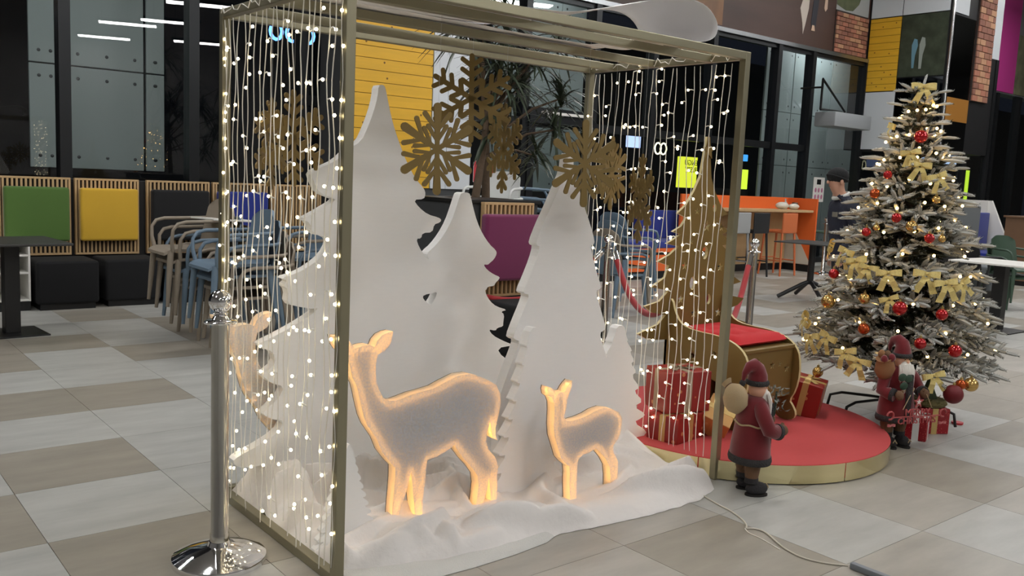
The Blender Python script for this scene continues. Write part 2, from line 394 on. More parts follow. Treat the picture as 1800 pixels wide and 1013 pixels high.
# ---- pillar with panels by the entrance
PX = 17.2
P2 = structure(part('wall_entrance_pillar', MB().box(PX, 19.3, 8.3, GY + .3, 2.28, 6.6), mat('pillar_core', rgb(24, 24, 26), .5)))
planks(P2, 9.29, 9.93, 3.45, 4.87, 0, .135, 5, 'YZ', PX)
part('panel', MB().rbox(PX - .02, PX, 9.29, 9.93, 2.30, 3.43, .003), M_PANEL, P2); part('panel', MB().rbox(PX - .02, PX, 9.29, 9.93, 4.89, 6.5, .003), M_PANEL, P2)
part('panel', MB().rbox(PX - .02, PX, 8.36, 9.27, 4.89, 6.5, .003), M_PANEL, P2)
ph = part('print', MB().box(PX - .02, PX, 8.36, 9.27, 3.7, 4.87), mat('print_park', rgb(58, 66, 52), .4, noise_amt=.95, noise_scale=5), P2, label='photograph of two walkers among trees')
part('walker', MB().prism([(9.0, 3.86), (8.96, 3.86), (8.95, 4.1), (8.91, 4.28), (8.93, 4.4), (8.99, 4.42), (9.03, 4.3), (9.02, 4.1)], PX - .024, PX - .0205, 'YZ'), mat('print_blue', rgb(104, 144, 160), .5), ph)
part('walker', MB().prism([(8.86, 3.84), (8.81, 3.84), (8.8, 4.1), (8.76, 4.28), (8.78, 4.42), (8.84, 4.44), (8.88, 4.3), (8.87, 4.1)], PX - .024, PX - .0205, 'YZ'), mat('print_cream', rgb(150, 158, 150), .5), ph)
M_MIRROR = mat('dark_mirror', rgb(96, 100, 104), .05, 1.)
part('mirror_panel', MB().box(PX - .012, PX, 8.36, 9.27, 2.30, 3.68), M_MIRROR, P2, label='smoky mirror panel')
part('corner_tube', MB().tube([(PX - .02, 8.28, 0), (PX - .02, 8.28, 6.5)], .028, 12), mat('steel', (.6, .6, .6, 1), .2, 1.), P2, 40)
part('mirror_panel', MB().box(PX + .05, 18.15, 8.285, 8.30, 2.30, 4.82), M_MIRROR, P2, label='smoky mirror panel')
part('panel', MB().rbox(PX + .05, 18.15, 8.276, 8.284, 2.86, 3.30, .002), mat('amber_reflection', rgb(168, 116, 52), .3), P2, label='amber strip for the reflection of the yellow planks')  # flat amber strip stands in for the yellow planks mirrored here
part('panel', MB().rbox(PX + .05, 17.8, 8.28, 8.3, 4.86, 6.5, .003), M_PANEL, P2)
bk = part('brick_backing', MB().box(18.2, 18.9, 8.27, 8.299, 3.3, 6.4), MATS['mortar'], P2)
brick_field(bk, 18.21, 18.89, 3.31, 6.3, 8.27, .23, .12, seed=6)
part('panel', MB().rbox(18.95, 19.28, 8.28, 8.3, 4.2, 6.5, .003), M_PANEL, P2)
for k, z in enumerate((.4, 1.2)): pass
w_ = struct_empty('window_%d' % (n_w + 1))
part('pane', MB().box(PX + .02, PX + .032, 8.36, 9.93, .08, 2.26), M_GLASS, w_); part('mullion', MB().box(PX - .02, PX + .08, 9.2, 9.3, 0, 2.28), M_FRAMEBLK, w_)
w_ = struct_empty('window_%d' % (n_w + 2))
part('pane', MB().box(PX + .1, 19.2, 8.32, 8.332, .08, 2.26), M_GLASS, w_); part('mullion', MB().box(18.2, 18.3, 8.28, 8.38, 0, 2.28), M_FRAMEBLK, w_); part('mullion', MB().box(19.2, 19.32, 8.28, 8.40, 0, 4.2), M_FRAMEBLK, w_)
# magenta panel and photograph on the wall band beyond
WBR = bpy.data.objects['wall_back_right']
part('panel', MB().rbox(22.9, 24.18, GY - .05, GY - .02, 4.05, 6.4, .004), mat('magenta_panel', rgb(190, 62, 140), .4), WBR, label='magenta panel')
part('panel', MB().rbox(22.1, 22.85, GY - .05, GY - .02, 4.05, 6.4, .004), M_PANEL, WBR)
part('print', MB().box(24.25, 26.5, GY - .05, GY - .02, 4.05, 5.5), mat('print_green', rgb(108, 108, 84), .5, noise_amt=.8, noise_scale=4), WBR, label='photograph of plants')

# ================================================================== the light frame with the winter scene
FX0, FX1, FY0, FY1, FH, FT = 1.434, 3.484, 2.622, 3.645, 2.035, .036
fr = thing('display_frame', 'tall gold painted metal box frame around the white winter scene', 'frame', (FX0, FY0, 0))
def fbox(n, x0, x1, y0, y1, z0, z1):
    return part(n, MB().rbox(x0 - FX0, x1 - FX0, y0 - FY0, y1 - FY0, z0, z1, .003), M_GOLD, fr)
h = FT / 2
for x in (FX0, FX1):
    for y in (FY0, FY1): fbox('post', x - h, x + h, y - h, y + h, 0, FH)
for y in (FY0, 2.82, 3.18, 3.465, FY1): fbox('roof_beam', FX0 + h, FX1 - h, y - h, y + h, FH - FT, FH - .0005)
for x in (FX0, FX1):
    fbox('side_rail', x - h + .0005, x + h - .0005, FY0 + h, FY1 - h, FH - FT + .0005, FH - .001)
    fbox('floor_rail', x - h, x + h, FY0 + h, FY1 - h, 0, FT)
fbox('floor_rail', FX0 + h, FX1 - h, FY1 - h, FY1 + h, 0, FT)
# ---- curtains of fairy lights
bulb_me = MB().ball((0, 0, 0), .0060, 8, 6).mesh('bulb', M_BULB, 180)
def curtain(label, X, out, y0, y1, n, seed, length, bright):
    rc = random.Random(seed)
    t = thing('light_curtain', label, 'string lights', (X, y0, FH - .05))
    hd = MB()
    k = 40
    pts = [(out * (.028 + .004 * math.sin(q * 1.7)), (y1 - y0) * q / k, .035 + .022 * math.sin(q * 2.3) * math.sin(q * .7)) for q in range(k + 1)]
    hd.tube(pts, .0022, 5)
    part('head_wire', hd, M_WIRE, t, 60)
    for i in range(n):
        yy = (y1 - y0) * (i + .5) / n + rc.uniform(-.012, .012)
        L = length + rc.uniform(-.05, .04)
        wob = rc.uniform(0, 6.28)
        m = MB(); pts = []; bulbs = []
        steps = 34; side = out
        for q in range(steps + 1):
            z = -L * q / steps
            pts.append((out * .02 + .004 * math.sin(q * .9 + wob), yy + .008 * math.sin(q * .55 + wob * 2) + rc.uniform(-.0025, .0025), z))
        m.tube(pts, .0021, 5)
        z = -rc.uniform(.04, .26)
        while z > -L + .02:
            q = min(steps, int(-z / L * steps)); p = pts[q]
            dy = rc.choice((-1, 1)) * rc.uniform(.018, .042); dx = rc.uniform(-.008, .012) * out
            b = (p[0] + dx, p[1] + dy, p[2] + rc.uniform(-.006, .010))
            m.tube([p, ((p[0] + b[0]) / 2, (p[1] + b[1]) / 2, p[2] + .004), b], .0026, 5)
            bulbs.append(b); z -= rc.uniform(.17, .26)
        s = part('strand', m, M_WIRE, t, 60)
        for b in bulbs: place('bulb', bulb_me, s, b)
    return t
curtain('dense curtain of warm fairy lights hanging beside the chrome post', FX0, -1, FY0 + .03, FY1 - .02, 20, 11, 1.93, 1)
curtain('curtain of warm fairy lights hanging beside the gold sleigh', FX1, -1, FY0 + .03, FY1 - .03, 21, 23, 1.92, 1)
def post_string(label, X, Y, dx, dy, seed, n=14):
    rc = random.Random(seed); t = thing('light_string', label, 'string lights', (X, Y, 0))
    m = MB(); pts = [(dx * (1 + .1 * math.sin(q)), dy + .006 * math.sin(q * 1.3), 1.96 - 1.9 * q / 30) for q in range(31)]
    m.tube(pts, .0017, 4); s = part('wire', m, M_WIRE, t, 60)
    for q in range(n):
        z = 1.93 - 1.86 * q / n + rc.uniform(-.03, .03)
        place('bulb', bulb_me, s, (dx * 1.25 + rc.uniform(-.006, .002), dy + rc.uniform(-.02, .02), z))
post_string('fairy light string taped down the nearest gold post', FX0, FY0, -.021, .0, 3)
post_string('fairy light string running down the post behind the chrome stanchion', FX0, FY1, -.006, -.025, 4, 26)
# ---- white foam trees
def ease(poly): return smooth_poly(poly, 1)
def foam_tree(name, label, poly, y, th, it=1, m=None):
    p = smooth_poly(poly, it) if it else poly
    cx = sum(q[0] for q in p) / len(p)
    o = part(name, MB().prism([(q[0] - cx, q[1]) for q in p], 0, th), m or M_FOAM)
    o.location = (cx, y, 0)
    return tag(o, label, 'decorative tree', 'white foam trees of the winter scene')
def mirror(half, ax):
    """half: right outline from tip to base"""
    return half + [(2 * ax - x, z) for x, z in reversed(half)]
T1 = [(2.02, 1.781),(2.045, 1.786),(2.056, 1.77),(2.073, 1.703),(2.096, 1.627),(2.127, 1.554),(2.173, 1.461),(2.224, 1.388),(2.271, 1.346),(2.28, 1.323),(2.272, 1.298),(2.216, 1.295),(2.246, 1.261),(2.296, 1.229),(2.356, 1.216),(2.373, 1.205),(2.362, 1.192),(2.332, 1.184),(2.324, 1.147),(2.27, 1.145),(2.264, 1.12),(2.237, 1.119),(2.253, 1.082),(2.289, 1.036),(2.325, 1.014),(2.386, 0.992),(2.468, 0.976),(2.462, 0.967),(2.404, 0.96),(2.418, 0.932),(2.41, 0.89),(2.352, 0.867),(2.286, 0.859),(2.284, 0.841),(2.323, 0.811),(2.395, 0.775),(2.49, 0.739),(2.536, 0.712),(2.524, 0.694),(2.482, 0.675),(2.471, 0.636),(2.507, 0.59),(2.446, 0.58),(2.388, 0.558),(2.45, 0.492),(2.537, 0.432),(2.643, 0.386),(2.634, 0.359),(2.565, 0.339),(2.554, 0.283),(2.461, 0.253),(2.497, 0.192),(2.713, 0.072),(2.679, 0.034),(2.505, 0.028),(2.473, 0.004),(2.482, 0.004),(1.616, 0.004),(1.539, 0.025),(1.506, 0.1),(1.554, 0.181),(1.456, 0.182),(1.407, 0.192),(1.385, 0.217),(1.409, 0.237),(1.486, 0.265),(1.578, 0.309),(1.61, 0.359),(1.555, 0.371),(1.514, 0.396),(1.524, 0.414),(1.584, 0.46),(1.608, 0.505),(1.545, 0.527),(1.505, 0.567),(1.532, 0.581),(1.567, 0.606),(1.558, 0.658),(1.502, 0.679),(1.494, 0.698),(1.54, 0.714),(1.641, 0.758),(1.727, 0.803),(1.758, 0.831),(1.735, 0.825),(1.674, 0.837),(1.614, 0.853),(1.622, 0.909),(1.595, 0.932),(1.621, 0.95),(1.584, 0.963),(1.654, 0.979),(1.723, 1.014),(1.775, 1.053),(1.806, 1.106),(1.791, 1.131),(1.725, 1.142),(1.711, 1.19),(1.674, 1.204),(1.719, 1.225),(1.771, 1.253),(1.831, 1.287),(1.812, 1.294),(1.752, 1.313),(1.725, 1.359),(1.711, 1.399),(1.772, 1.427),(1.83, 1.453),(1.882, 1.503),(1.943, 1.539),(1.971, 1.596),(1.999, 1.667),(2.017, 1.732)]
foam_tree('foam_tree', 'tallest white foam tree with long hooked branches behind the large deer', T1, 3.42, .055)
T2 = [(2.587, 1.332),(2.598, 1.313),(2.615, 1.261),(2.642, 1.192),(2.68, 1.131),(2.725, 1.08),(2.766, 1.051),(2.774, 1.033),(2.758, 1.005),(2.73, 0.986),(2.72, 0.978),(2.691, 0.981),(2.718, 0.952),(2.762, 0.928),(2.799, 0.915),(2.796, 0.904),(2.772, 0.884),(2.765, 0.87),(2.726, 0.869),(2.716, 0.852),(2.709, 0.853),(2.717, 0.829),(2.744, 0.794),(2.785, 0.765),(2.857, 0.744),(2.816, 0.737),(2.839, 0.721),(2.834, 0.678),(2.835, 0.66),(2.795, 0.654),(2.788, 0.64),(2.741, 0.652),(2.771, 0.618),(2.836, 0.586),(2.912, 0.556),(2.8, 0.55),(2.84, 0.5),(2.96, 0.44),(2.85, 0.4),(2.8, 0.35),(2.7, 0.33),(2.66, 0.004)]
foam_tree('foam_tree', 'white foam tree with jagged branches in front of the magenta seat back', mirror(T2, 2.565), 3.505, .055)
T3 = [(2.835, 1.535),(2.843, 1.458),(2.886, 1.368),(2.929, 1.282),(2.968, 1.211),(3.004, 1.131),(2.997, 1.115),(2.979, 1.111),(2.997, 1.05),(3.031, 0.976),(3.065, 0.91),(3.057, 0.898),(3.029, 0.893),(3.047, 0.845),(3.081, 0.777),(3.113, 0.704),(3.099, 0.692),(3.074, 0.684),(3.093, 0.632),(3.122, 0.574),(3.161, 0.477),(3.202, 0.371),(3.215, 0.33),(3.2, 0.315),(3.17, 0.31),(3.17, 0.004)]
foam_tree('foam_tree', 'smooth tiered white foam tree under the right hand snowflake', mirror(T3, 2.82), 3.05, .055)
def serrated(ax, tipz, basez, halfw, n, seed=0, tipw=.022):
    hf = [(ax + tipw, tipz)]
    for k in range(n):
        f0, f1 = (k + .25) / n, (k + 1) / n
        w1 = tipw + (halfw - tipw) * f1
        z1 = tipz - (tipz - basez) * f1
        hf += [(ax + w1 * .92, z1 + .012), (ax + w1, z1 + .002), (ax + w1 * .96, z1 - .006), (ax + w1 * .72 + .004, z1 - .006)]
    hf += [(ax + halfw * .5, -.0)]
    return mirror(hf, ax)
foam_tree('foam_tree', 'slim serrated white foam tree right behind the fawn', serrated(2.55, .765, .06, .215, 9), 2.93, .05)
S2 = [(3.276, 0.702),(3.291, 0.65),(3.31, 0.621),(3.299, 0.618),(3.345, 0.567),(3.327, 0.56),(3.367, 0.51),(3.338, 0.499),(3.389, 0.452),(3.349, 0.434),(3.42, 0.365),(3.373, 0.35),(3.454, 0.288),(3.38, 0.269),(3.478, 0.216),(3.45, 0.199),(3.388, 0.184),(3.499, 0.119),(3.471, 0.098),(3.508, 0.056),(3.4, 0.03),(3.4, 0.004)]
foam_tree('foam_tree', 'small serrated white foam tree beside the wrapped presents', mirror(S2, 3.25), 3.08, .05)
foam_tree('foam_tree', 'smallest serrated white foam tree beside the nearest gold post', serrated(1.595, .412, .03, .135, 11, tipw=.004), 2.84, .03)
# ---- lit deer: a thin fibre shell with a light string along the inside of its rim
M_SHELL = translucent_mat('deer_fibre', (.63, .66, .70, 1), .36, .85)
M_RIM = translucent_mat('deer_rim', (.80, .76, .68, 1), .45, .25)
M_DBULB = emis('deer_led', (1.0, .50, .13, 1), 19.0)
def deer(label, poly, loc, th, group, step=.026, inset=.013, r=.0032):
    cx, z0 = poly[0][0], 0
    t = thing('light_deer', label, 'decorative deer', loc, 0, group)
    n = len(poly)
    P = [(x, z) for x, z in poly]
    area = sum(P[i][0] * P[(i+1) % n][1] - P[(i+1) % n][0] * P[i][1] for i in range(n))
    sgn = 1 if area > 0 else -1
    part('front_sheet', MB().add([(x, 0, z) for x, z in P], [tuple(range(n))]), M_SHELL, t)
    part('rim', MB().add([(x, 0, z) for x, z in P] + [(x, th, z) for x, z in P], [(i, (i+1) % n, (i+1) % n + n, i + n) for i in range(n)]), M_RIM, t)
    part('back_board', MB().prism(P, th + .0005, th + .005), mat('grey_back_board', rgb(96, 92, 86), .9), t)
    # bulbs at equal distances along the inset outline
    ins = []
    for i in range(n):
        a, b, c = Vector(P[i-1]), Vector(P[i]), Vector(P[(i+1) % n])
        d = ((b - a).normalized() + (c - b).normalized())
        d = d.normalized() if d.length > 1e-4 else (c - b).normalized()
        ins.append(b + Vector((-d.y, d.x)) * sgn * inset)
    m = MB(); acc = 0.
    def inside(p):
        k = False
        for i in range(n):
            (x1, y1), (x2, y2) = P[i], P[(i+1) % n]
            if (y1 > p[1]) != (y2 > p[1]) and p[0] < (x2 - x1) * (p[1] - y1) / (y2 - y1) + x1: k = not k
        return k
    for i in range(n):
        a, b = ins[i], ins[(i+1) % n]; L = (b - a).length
        while acc < L:
            p = a + (b - a) * (acc / L if L else 0)
            if inside(p): m.ball((p.x, th * .28, p.y), r, 6, 4)
            acc += step
        acc -= L
    o = part('inner_lights', m, M_DBULB, t); o['kind'] = 'stuff'
    return t
DB = [(1.774, 0.819),(1.77, 0.788),(1.756, 0.759),(1.732, 0.744),(1.711, 0.737),(1.705, 0.712),(1.703, 0.674),(1.708, 0.635),(1.72, 0.599),(1.74, 0.569),(1.766, 0.552),(1.793, 0.548),(1.828, 0.555),(1.868, 0.564),(1.916, 0.57),(1.974, 0.578),(2.026, 0.597),(2.087, 0.616),(2.142, 0.617),(2.191, 0.602),(2.241, 0.58),(2.283, 0.555),(2.306, 0.516),(2.311, 0.468),(2.299, 0.415),(2.289, 0.369),(2.291, 0.339),(2.304, 0.314),(2.277, 0.33),(2.269, 0.359),(2.26, 0.404),(2.244, 0.362),(2.241, 0.322),(2.256, 0.283),(2.291, 0.247),(2.31, 0.209),(2.309, 0.154),(2.312, 0.105),(2.312, 0.021),(2.286, 0.021),(2.28, 0.063),(2.275, 0.105),(2.265, 0.159),(2.257, 0.109),(2.243, 0.064),(2.236, 0.022),(2.199, 0.022),(2.208, 0.084),(2.212, 0.138),(2.204, 0.18),(2.177, 0.215),(2.135, 0.259),(2.102, 0.298),(2.079, 0.331),(2.043, 0.311),(1.994, 0.296),(1.949, 0.29),(1.945, 0.229),(1.94, 0.182),(1.934, 0.124),(1.934, 0.028),(1.907, 0.027),(1.899, 0.093),(1.889, 0.153),(1.883, 0.207),(1.875, 0.254),(1.858, 0.184),(1.843, 0.143),(1.823, 0.094),(1.816, 0.028),(1.793, 0.029),(1.796, 0.114),(1.799, 0.171),(1.803, 0.236),(1.802, 0.284),(1.781, 0.306),(1.74, 0.357),(1.718, 0.406),(1.692, 0.445),(1.675, 0.468),(1.658, 0.504),(1.642, 0.561),(1.632, 0.601),(1.624, 0.628),(1.607, 0.659),(1.596, 0.702),(1.589, 0.728),(1.575, 0.748),(1.552, 0.765),(1.535, 0.79),(1.528, 0.819),(1.558, 0.817),(1.586, 0.8),(1.603, 0.782),(1.611, 0.766),(1.645, 0.775),(1.674, 0.776),(1.696, 0.766),(1.7, 0.773),(1.707, 0.789),(1.726, 0.807),(1.75, 0.816)]
DS = [(2.469, 0.551),(2.498, 0.538),(2.513, 0.509),(2.535, 0.519),(2.56, 0.519),(2.572, 0.536),(2.586, 0.55),(2.603, 0.563),(2.598, 0.539),(2.585, 0.5),(2.577, 0.48),(2.576, 0.449),(2.565, 0.411),(2.578, 0.39),(2.61, 0.384),(2.659, 0.388),(2.709, 0.397),(2.751, 0.411),(2.803, 0.418),(2.857, 0.406),(2.904, 0.384),(2.925, 0.352),(2.924, 0.299),(2.909, 0.262),(2.89, 0.245),(2.878, 0.231),(2.883, 0.201),(2.914, 0.156),(2.919, 0.109),(2.913, 0.057),(2.908, 0.024),(2.877, 0.025),(2.872, 0.091),(2.863, 0.138),(2.836, 0.176),(2.797, 0.215),(2.769, 0.237),(2.731, 0.225),(2.692, 0.222),(2.664, 0.205),(2.66, 0.167),(2.662, 0.103),(2.666, 0.013),(2.628, 0.013),(2.62, 0.098),(2.618, 0.15),(2.612, 0.182),(2.586, 0.202),(2.559, 0.229),(2.54, 0.275),(2.516, 0.329),(2.508, 0.379),(2.508, 0.44),(2.504, 0.477),(2.492, 0.5),(2.472, 0.514),(2.465, 0.536)]
b0 = DB[0]
DBr = [(x - 1.95, z) for x, z in DB]
deer('large lit white deer standing in front of the tall foam tree', DBr, (1.95, 2.85, 0), .05, 'lit deer of the winter scene')
deer('small lit white fawn standing on the white cloth', [(x - 2.7, z) for x, z in DS], (2.7, 2.73, 0), .045, 'lit deer of the winter scene')
deer('lit deer half hidden behind the tallest foam tree and fairy lights', DBr, (1.95 - .19, 3.50, -.01), .05, 'lit deer of the winter scene', step=.06)
# ---- cloth laid around the feet
M_CLOTH = mat('white_gauze', rgb(236, 232, 228), .95, 0, .1, noise_amt=.03, noise_scale=6, bump=.9, bump_scale=11, sheen=.2)
EDGE = [(1.30, 3.0), (1.46, 2.66), (1.60, 2.60), (1.92, 2.52), (2.15, 2.50), (2.381, 2.518), (2.592, 2.487), (2.872, 2.457), (3.183, 2.462), (3.36, 2.52), (3.44, 2.62), (3.50, 3.0)]
def lerp_tab(tab, x):
    for (x0, y0), (x1, y1) in zip(tab[:-1], tab[1:]):
        if x <= x1: return y0 + (y1 - y0) * max(0, (x - x0)) / (x1 - x0)
    return tab[-1][1]
def ridge(x, y, s, seed): return 1 - abs(noise.noise(Vector((x * s, y * s, seed)))) * 2
rfo = random.Random(17); FOLDS = []
for _ in range(58):
    a_ = R(rfo.choice((rfo.uniform(-25, 35), rfo.uniform(-25, 35), rfo.uniform(60, 130))))
    FOLDS.append((rfo.uniform(1.45, 3.45), rfo.uniform(2.5, 3.5), math.cos(a_), math.sin(a_), rfo.uniform(.14, .42), rfo.uniform(.035, .075), rfo.uniform(.5, 1.0), rfo.uniform(-1.2, 1.2)))
def cloth_z(x, y):
    yf = lerp_tab(EDGE, x)
    d = y - yf
    e = min(1., max(0., d / .09)); e = math.sin(e * math.pi / 2) ** .8
    er = min(1., max(0., (3.46 - x) / .12)); el = min(1., max(0., (x - 1.452) / .05)); eb = min(1., max(0., (3.66 - y) / .06))
    back = min(1., max(0., (y - 2.92) / .25))
    wx = x + .10 * noise.noise(Vector((x * 3, y * 3, 5.)))
    f = 0.
    for (fx, fy, dx, dy, L, wd, hh, cv) in FOLDS:
        u = (wx - fx) * dx + (y - fy) * dy; v = (y - fy) * dx - (wx - fx) * dy + cv * u * u
        if abs(u) < L:
            e2 = math.cos(u / L * math.pi / 2) ** .7; w_ = wd if v > 0 else wd * .42
            f = max(f, hh * e2 * math.exp(-(v / w_) ** 2)) + .12 * min(f, hh * e2 * math.exp(-(v / w_) ** 2))
    f += .05 * (1 - abs(noise.noise(Vector((x * 5, y * 6, 3.)))) * 2)
    base = .020 + .030 * math.exp(-((d - .1) / .1) ** 2) + .05 * back + .05 * math.exp(-((x - 3.2) / .22) ** 2 - ((y - 2.86) / .2) ** 2)
    amp = .085 + .06 * back + .02 * math.exp(-((d - .12) / .12) ** 2)
    # pressed flat where the deer stand
    for (cx, cy, rx, ry) in ((2.06, 2.82, .38, .09), (2.78, 2.70, .24, .08)):
        q = ((x - cx) / rx) ** 2 + ((y - cy) / ry) ** 2
        k = min(1, q ** .5); amp *= .25 + .75 * k; base = .02 + (base - .02) * k if q < 1 else base
    return max(.003, (base + amp * max(0, f)) * e * er * (0.15 + .85 * el) * (.1 + .9 * eb) + .003)
m = MB(); NX, NY = 190, 120
for i in range(NX + 1):
    x = 1.455 + (3.462 - 1.455) * i / NX
    yf = lerp_tab(EDGE, x) + .012 * noise.noise(Vector((x * 14, 0, 2)))
    for j in range(NY + 1):
        v = (j / NY) ** 1.15; y = yf + (3.622 - yf) * v
        m.v.append((x - 2.45, y - 2.9, cloth_z(x, y) if j else .002))
for i in range(NX):
    for j in range(NY): a = i * (NY + 1) + j; m.f.append((a, a + NY + 1, a + NY + 2, a + 1)); m.mi.append(0)
o = part('snow_cloth', m, M_CLOTH, None, 60); o.location = (2.45, 2.9, 0)
tag(o, 'rumpled white gauze cloth spread like snow around the deer', 'cloth')
# fleece strip creeping out under the cloth in front
m = MB(); SE = [(1.47, 2.66, 2.56), (1.54, 2.64, 2.475), (1.7, 2.63, 2.47), (1.9, 2.62, 2.46), (2.1, 2.61, 2.465), (2.28, 2.60, 2.485), (2.38, 2.60, 2.53), (2.42, 2.60, 2.57)]
NS = 60
for i in range(NS + 1):
    x = 1.46 + .96 * i / NS
    yb = lerp_tab([(a, b) for a, b, c in SE], x); yf = lerp_tab([(a, c) for a, b, c in SE], x)
    for j in range(13):
        v = j / 12; z = .004 + .020 * math.sin(min(1, v * 2.2) * math.pi / 2) + .006 * noise.noise(Vector((x * 9, v * 4, 1)))
        m.v.append((x - 1.9, yf + (yb - yf) * v - 2.5, max(.002, z if j else .001)))
for i in range(NS):
    for j in range(12): a = i * 13 + j; m.f.append((a, a + 13, a + 14, a + 1)); m.mi.append(0)
o = part('fleece_strip', m, mat('grey_white_fleece', rgb(214, 213, 208), .95, 0, .1, bump=.4, bump_scale=220), None, 60); o.location = (1.9, 2.5, 0)
tag(o, 'thin greyish white fleece strip on the tiles under the gauze cloth', 'cloth')
# ---- snowflakes
def capsule(mb, a, b, w0, w1, y0, y1):
    a, b = Vector(a), Vector(b); d = (b - a).normalized(); nrm = Vector((-d.y, d.x))
    pts = [a + nrm * w0 / 2]
    for k in range(7):
        an = math.pi / 2 - math.pi * k / 6
        c = b - d * w1 / 2
        pts.append(c + (d * math.cos(an) + nrm * math.sin(an)) * w1 / 2)
    pts.append(a - nrm * w0 / 2)
    mb.prism([(p.x, p.y) for p in pts], y0, y1)
def rot2(p, a): return (p[0] * math.cos(a) - p[1] * math.sin(a), p[0] * math.sin(a) + p[1] * math.cos(a))
def flake_mesh(kind, r, th=.006):
    m = MB()
    q = 0
    for k in range(6):
        a = R(60 * k)
        if kind == 1:
            segs = [((0, 0), (0, 1), .115, .115)]
            for s in (-1, 1):
                segs += [((0, .26), (s * .255, .44), .115, .115), ((0, .50), (s * .255, .68), .105, .105), ((0, .72), (s * .25, .90), .105, .105)]
        else:
            segs = [((0, 0), (0, 1), .09, .19)]
            for s in (-1, 1):
                segs += [((0, .40), (s * .34, .80), .07, .115), ((0, .16), (s * .25, .54), .055, .10)]
        for (p0, p1, w0, w1) in segs:
            q += 1; e = (q % 7) * .00006
            capsule(m, [c * r for c in rot2(p0, a)], [c * r for c in rot2(p1, a)], w0 * r, w1 * r, -th / 2 - e, th / 2 + e)
    return m.mesh('snowflake_%d' % kind, M_GOLDC)
FL = [(1, .19, 2.34, 3.18, 1.745, -34, 'gold snowflake with square branches hanging in front of the pale pillar'),
      (2, .172, 1.925, 2.82, 1.507, -6, 'gold snowflake with petal arms hanging in front of the tall foam tree'),
      (2, .187, 2.69, 2.82, 1.487, -8, 'gold snowflake with petal arms over the tiered foam tree'),
      (2, .18, 3.16, 3.12, 1.455, 18, 'gold petal snowflake half hidden behind the one over the tiered tree'),
      (1, .20, 2.53, 3.18, 1.54, 76, 'gold snowflake turned edge on in front of the potted plant'),
      (1, .205, 3.05, 2.82, 1.343, 60, 'gold snowflake turned edge on beside the fairy lights and gold tree'),
      (1, .188, 1.575, 3.30, 1.528, 20, 'gold square branched snowflake seen through the dense light curtain'),
      (1, .185, 1.555, 3.46, 1.505, 44, 'gold snowflake turned away behind another one in the light curtain')]
M_THREAD = mat('nylon_thread', rgb(200, 200, 200), .3)
for kind, r, x, y, z, az, lab in FL:
    t = thing('snowflake', lab, 'snowflake', (x, y, z), R(az), 'gold hanging snowflakes')
    place('flake', flake_mesh(kind, r), t, (0, 0, 0), (0, R(-1.5), 0))
    part('thread', MB().tube([(0, 0, r * .95), (0, 0, FH - FT - z)], .0005, 4), M_THREAD, t)
# ---- white sheet curled over the roof beams
def sheet(name, label, prof, y0, y1, m_, loc):
    mb = MB(); N = 14; pts = [Vector((x, z)) for x, z in prof]
    for _ in range(2):
        q = [pts[0]]
        for a, b in zip(pts[:-1], pts[1:]): q += [a * .75 + b * .25, a * .25 + b * .75]
        pts = q + [pts[-1]]
    k = len(pts)
    for i, p in enumerate(pts):
        for j in range(N + 1):
            v = j / N
            mb.v.append((p.x - loc[0], y0 + (y1 - y0) * v + .02 * math.sin(p.x * 4) * (v - .5) - loc[1], p.y + .005 * noise.noise(Vector((p.x * 5, v * 3, 0))) - loc[2]))
    for i in range(k - 1):
        for j in range(N): a = i * (N + 1) + j; mb.f.append((a, a + N + 1, a + N + 2, a + 1)); mb.mi.append(0)
    o = part(name, mb, m_, None, 60); o.location = loc
    s = o.modifiers.new('thickness', 'SOLIDIFY'); s.thickness = .0012
    return tag(o, label, 'sheet')
M_SHEET = mat('white_sheet', rgb(238, 236, 236), .45, 0, .4)
sheet('white_sheet', 'loose white plastic sheet curling up over the frame roof', [(1.50, 2.044), (1.9, 2.044), (2.30, 2.046), (2.48, 2.075), (2.68, 2.125), (2.90, 2.185), (3.08, 2.225), (3.22, 2.215), (3.31, 2.15), (3.31, 2.085), (3.24, 2.05), (3.10, 2.043), (2.95, 2.043)], 2.66, 3.12, M_SHEET, (2.4, 2.9, 2.04))
sheet('white_sheet', 'flat white plastic sheet lying over the rear roof beams', [(1.55, 2.041), (2.0, 2.0415), (2.5, 2.040), (2.8, 2.0415), (3.05, 2.041)], 3.10, 3.40, M_SHEET, (2.3, 3.2, 2.04))
# ---- chrome rope posts
def stanchion(label, x, y, group='chrome rope posts'):
    t = thing('rope_post', label, 'rope post', (x, y, 0), 0, group)
    part('base', MB().lathe([(.001, 0), (.164, 0), (.166, .012), (.163, .020), (.15, .026), (.11, .044), (.06, .056), (.042, .060), (.036, .075), (.001, .075)], 40), M_CHROME, t, 35)
    part('pole', MB().lathe([(.0335, .07), (.0335, .10), (.031, .105), (.031, .866), (.001, .866)], 28), mat('brushed_steel', (.62, .60, .56, 1), .18, 1.), t, 35)
    c = part('collar', MB().lathe([(.001, .862), (.056, .866), (.058, .871), (.054, .875), (.03, .880), (.022, .892), (.026, .902), (.02, .906)], 28), M_CHROME, t, 35)
    part('ball', MB().ball((0, 0, .943), .041, 28, 18), M_CHROME, t, 180)
    return t
stanchion('large chrome rope post with ball top next to the light frame', 1.178, 3.022)
S2p = (5.30, 5.22); S3p = (6.52, 4.66); S4p = (13.75, 8.42)
stanchion('chrome rope post seen between the tiered foam tree and fairy lights', *S2p)
stanchion('chrome rope post with a hanging red rope behind the gold sleigh', *S3p)
stanchion('far chrome rope post with a red rope beside the orange bar', *S4p)
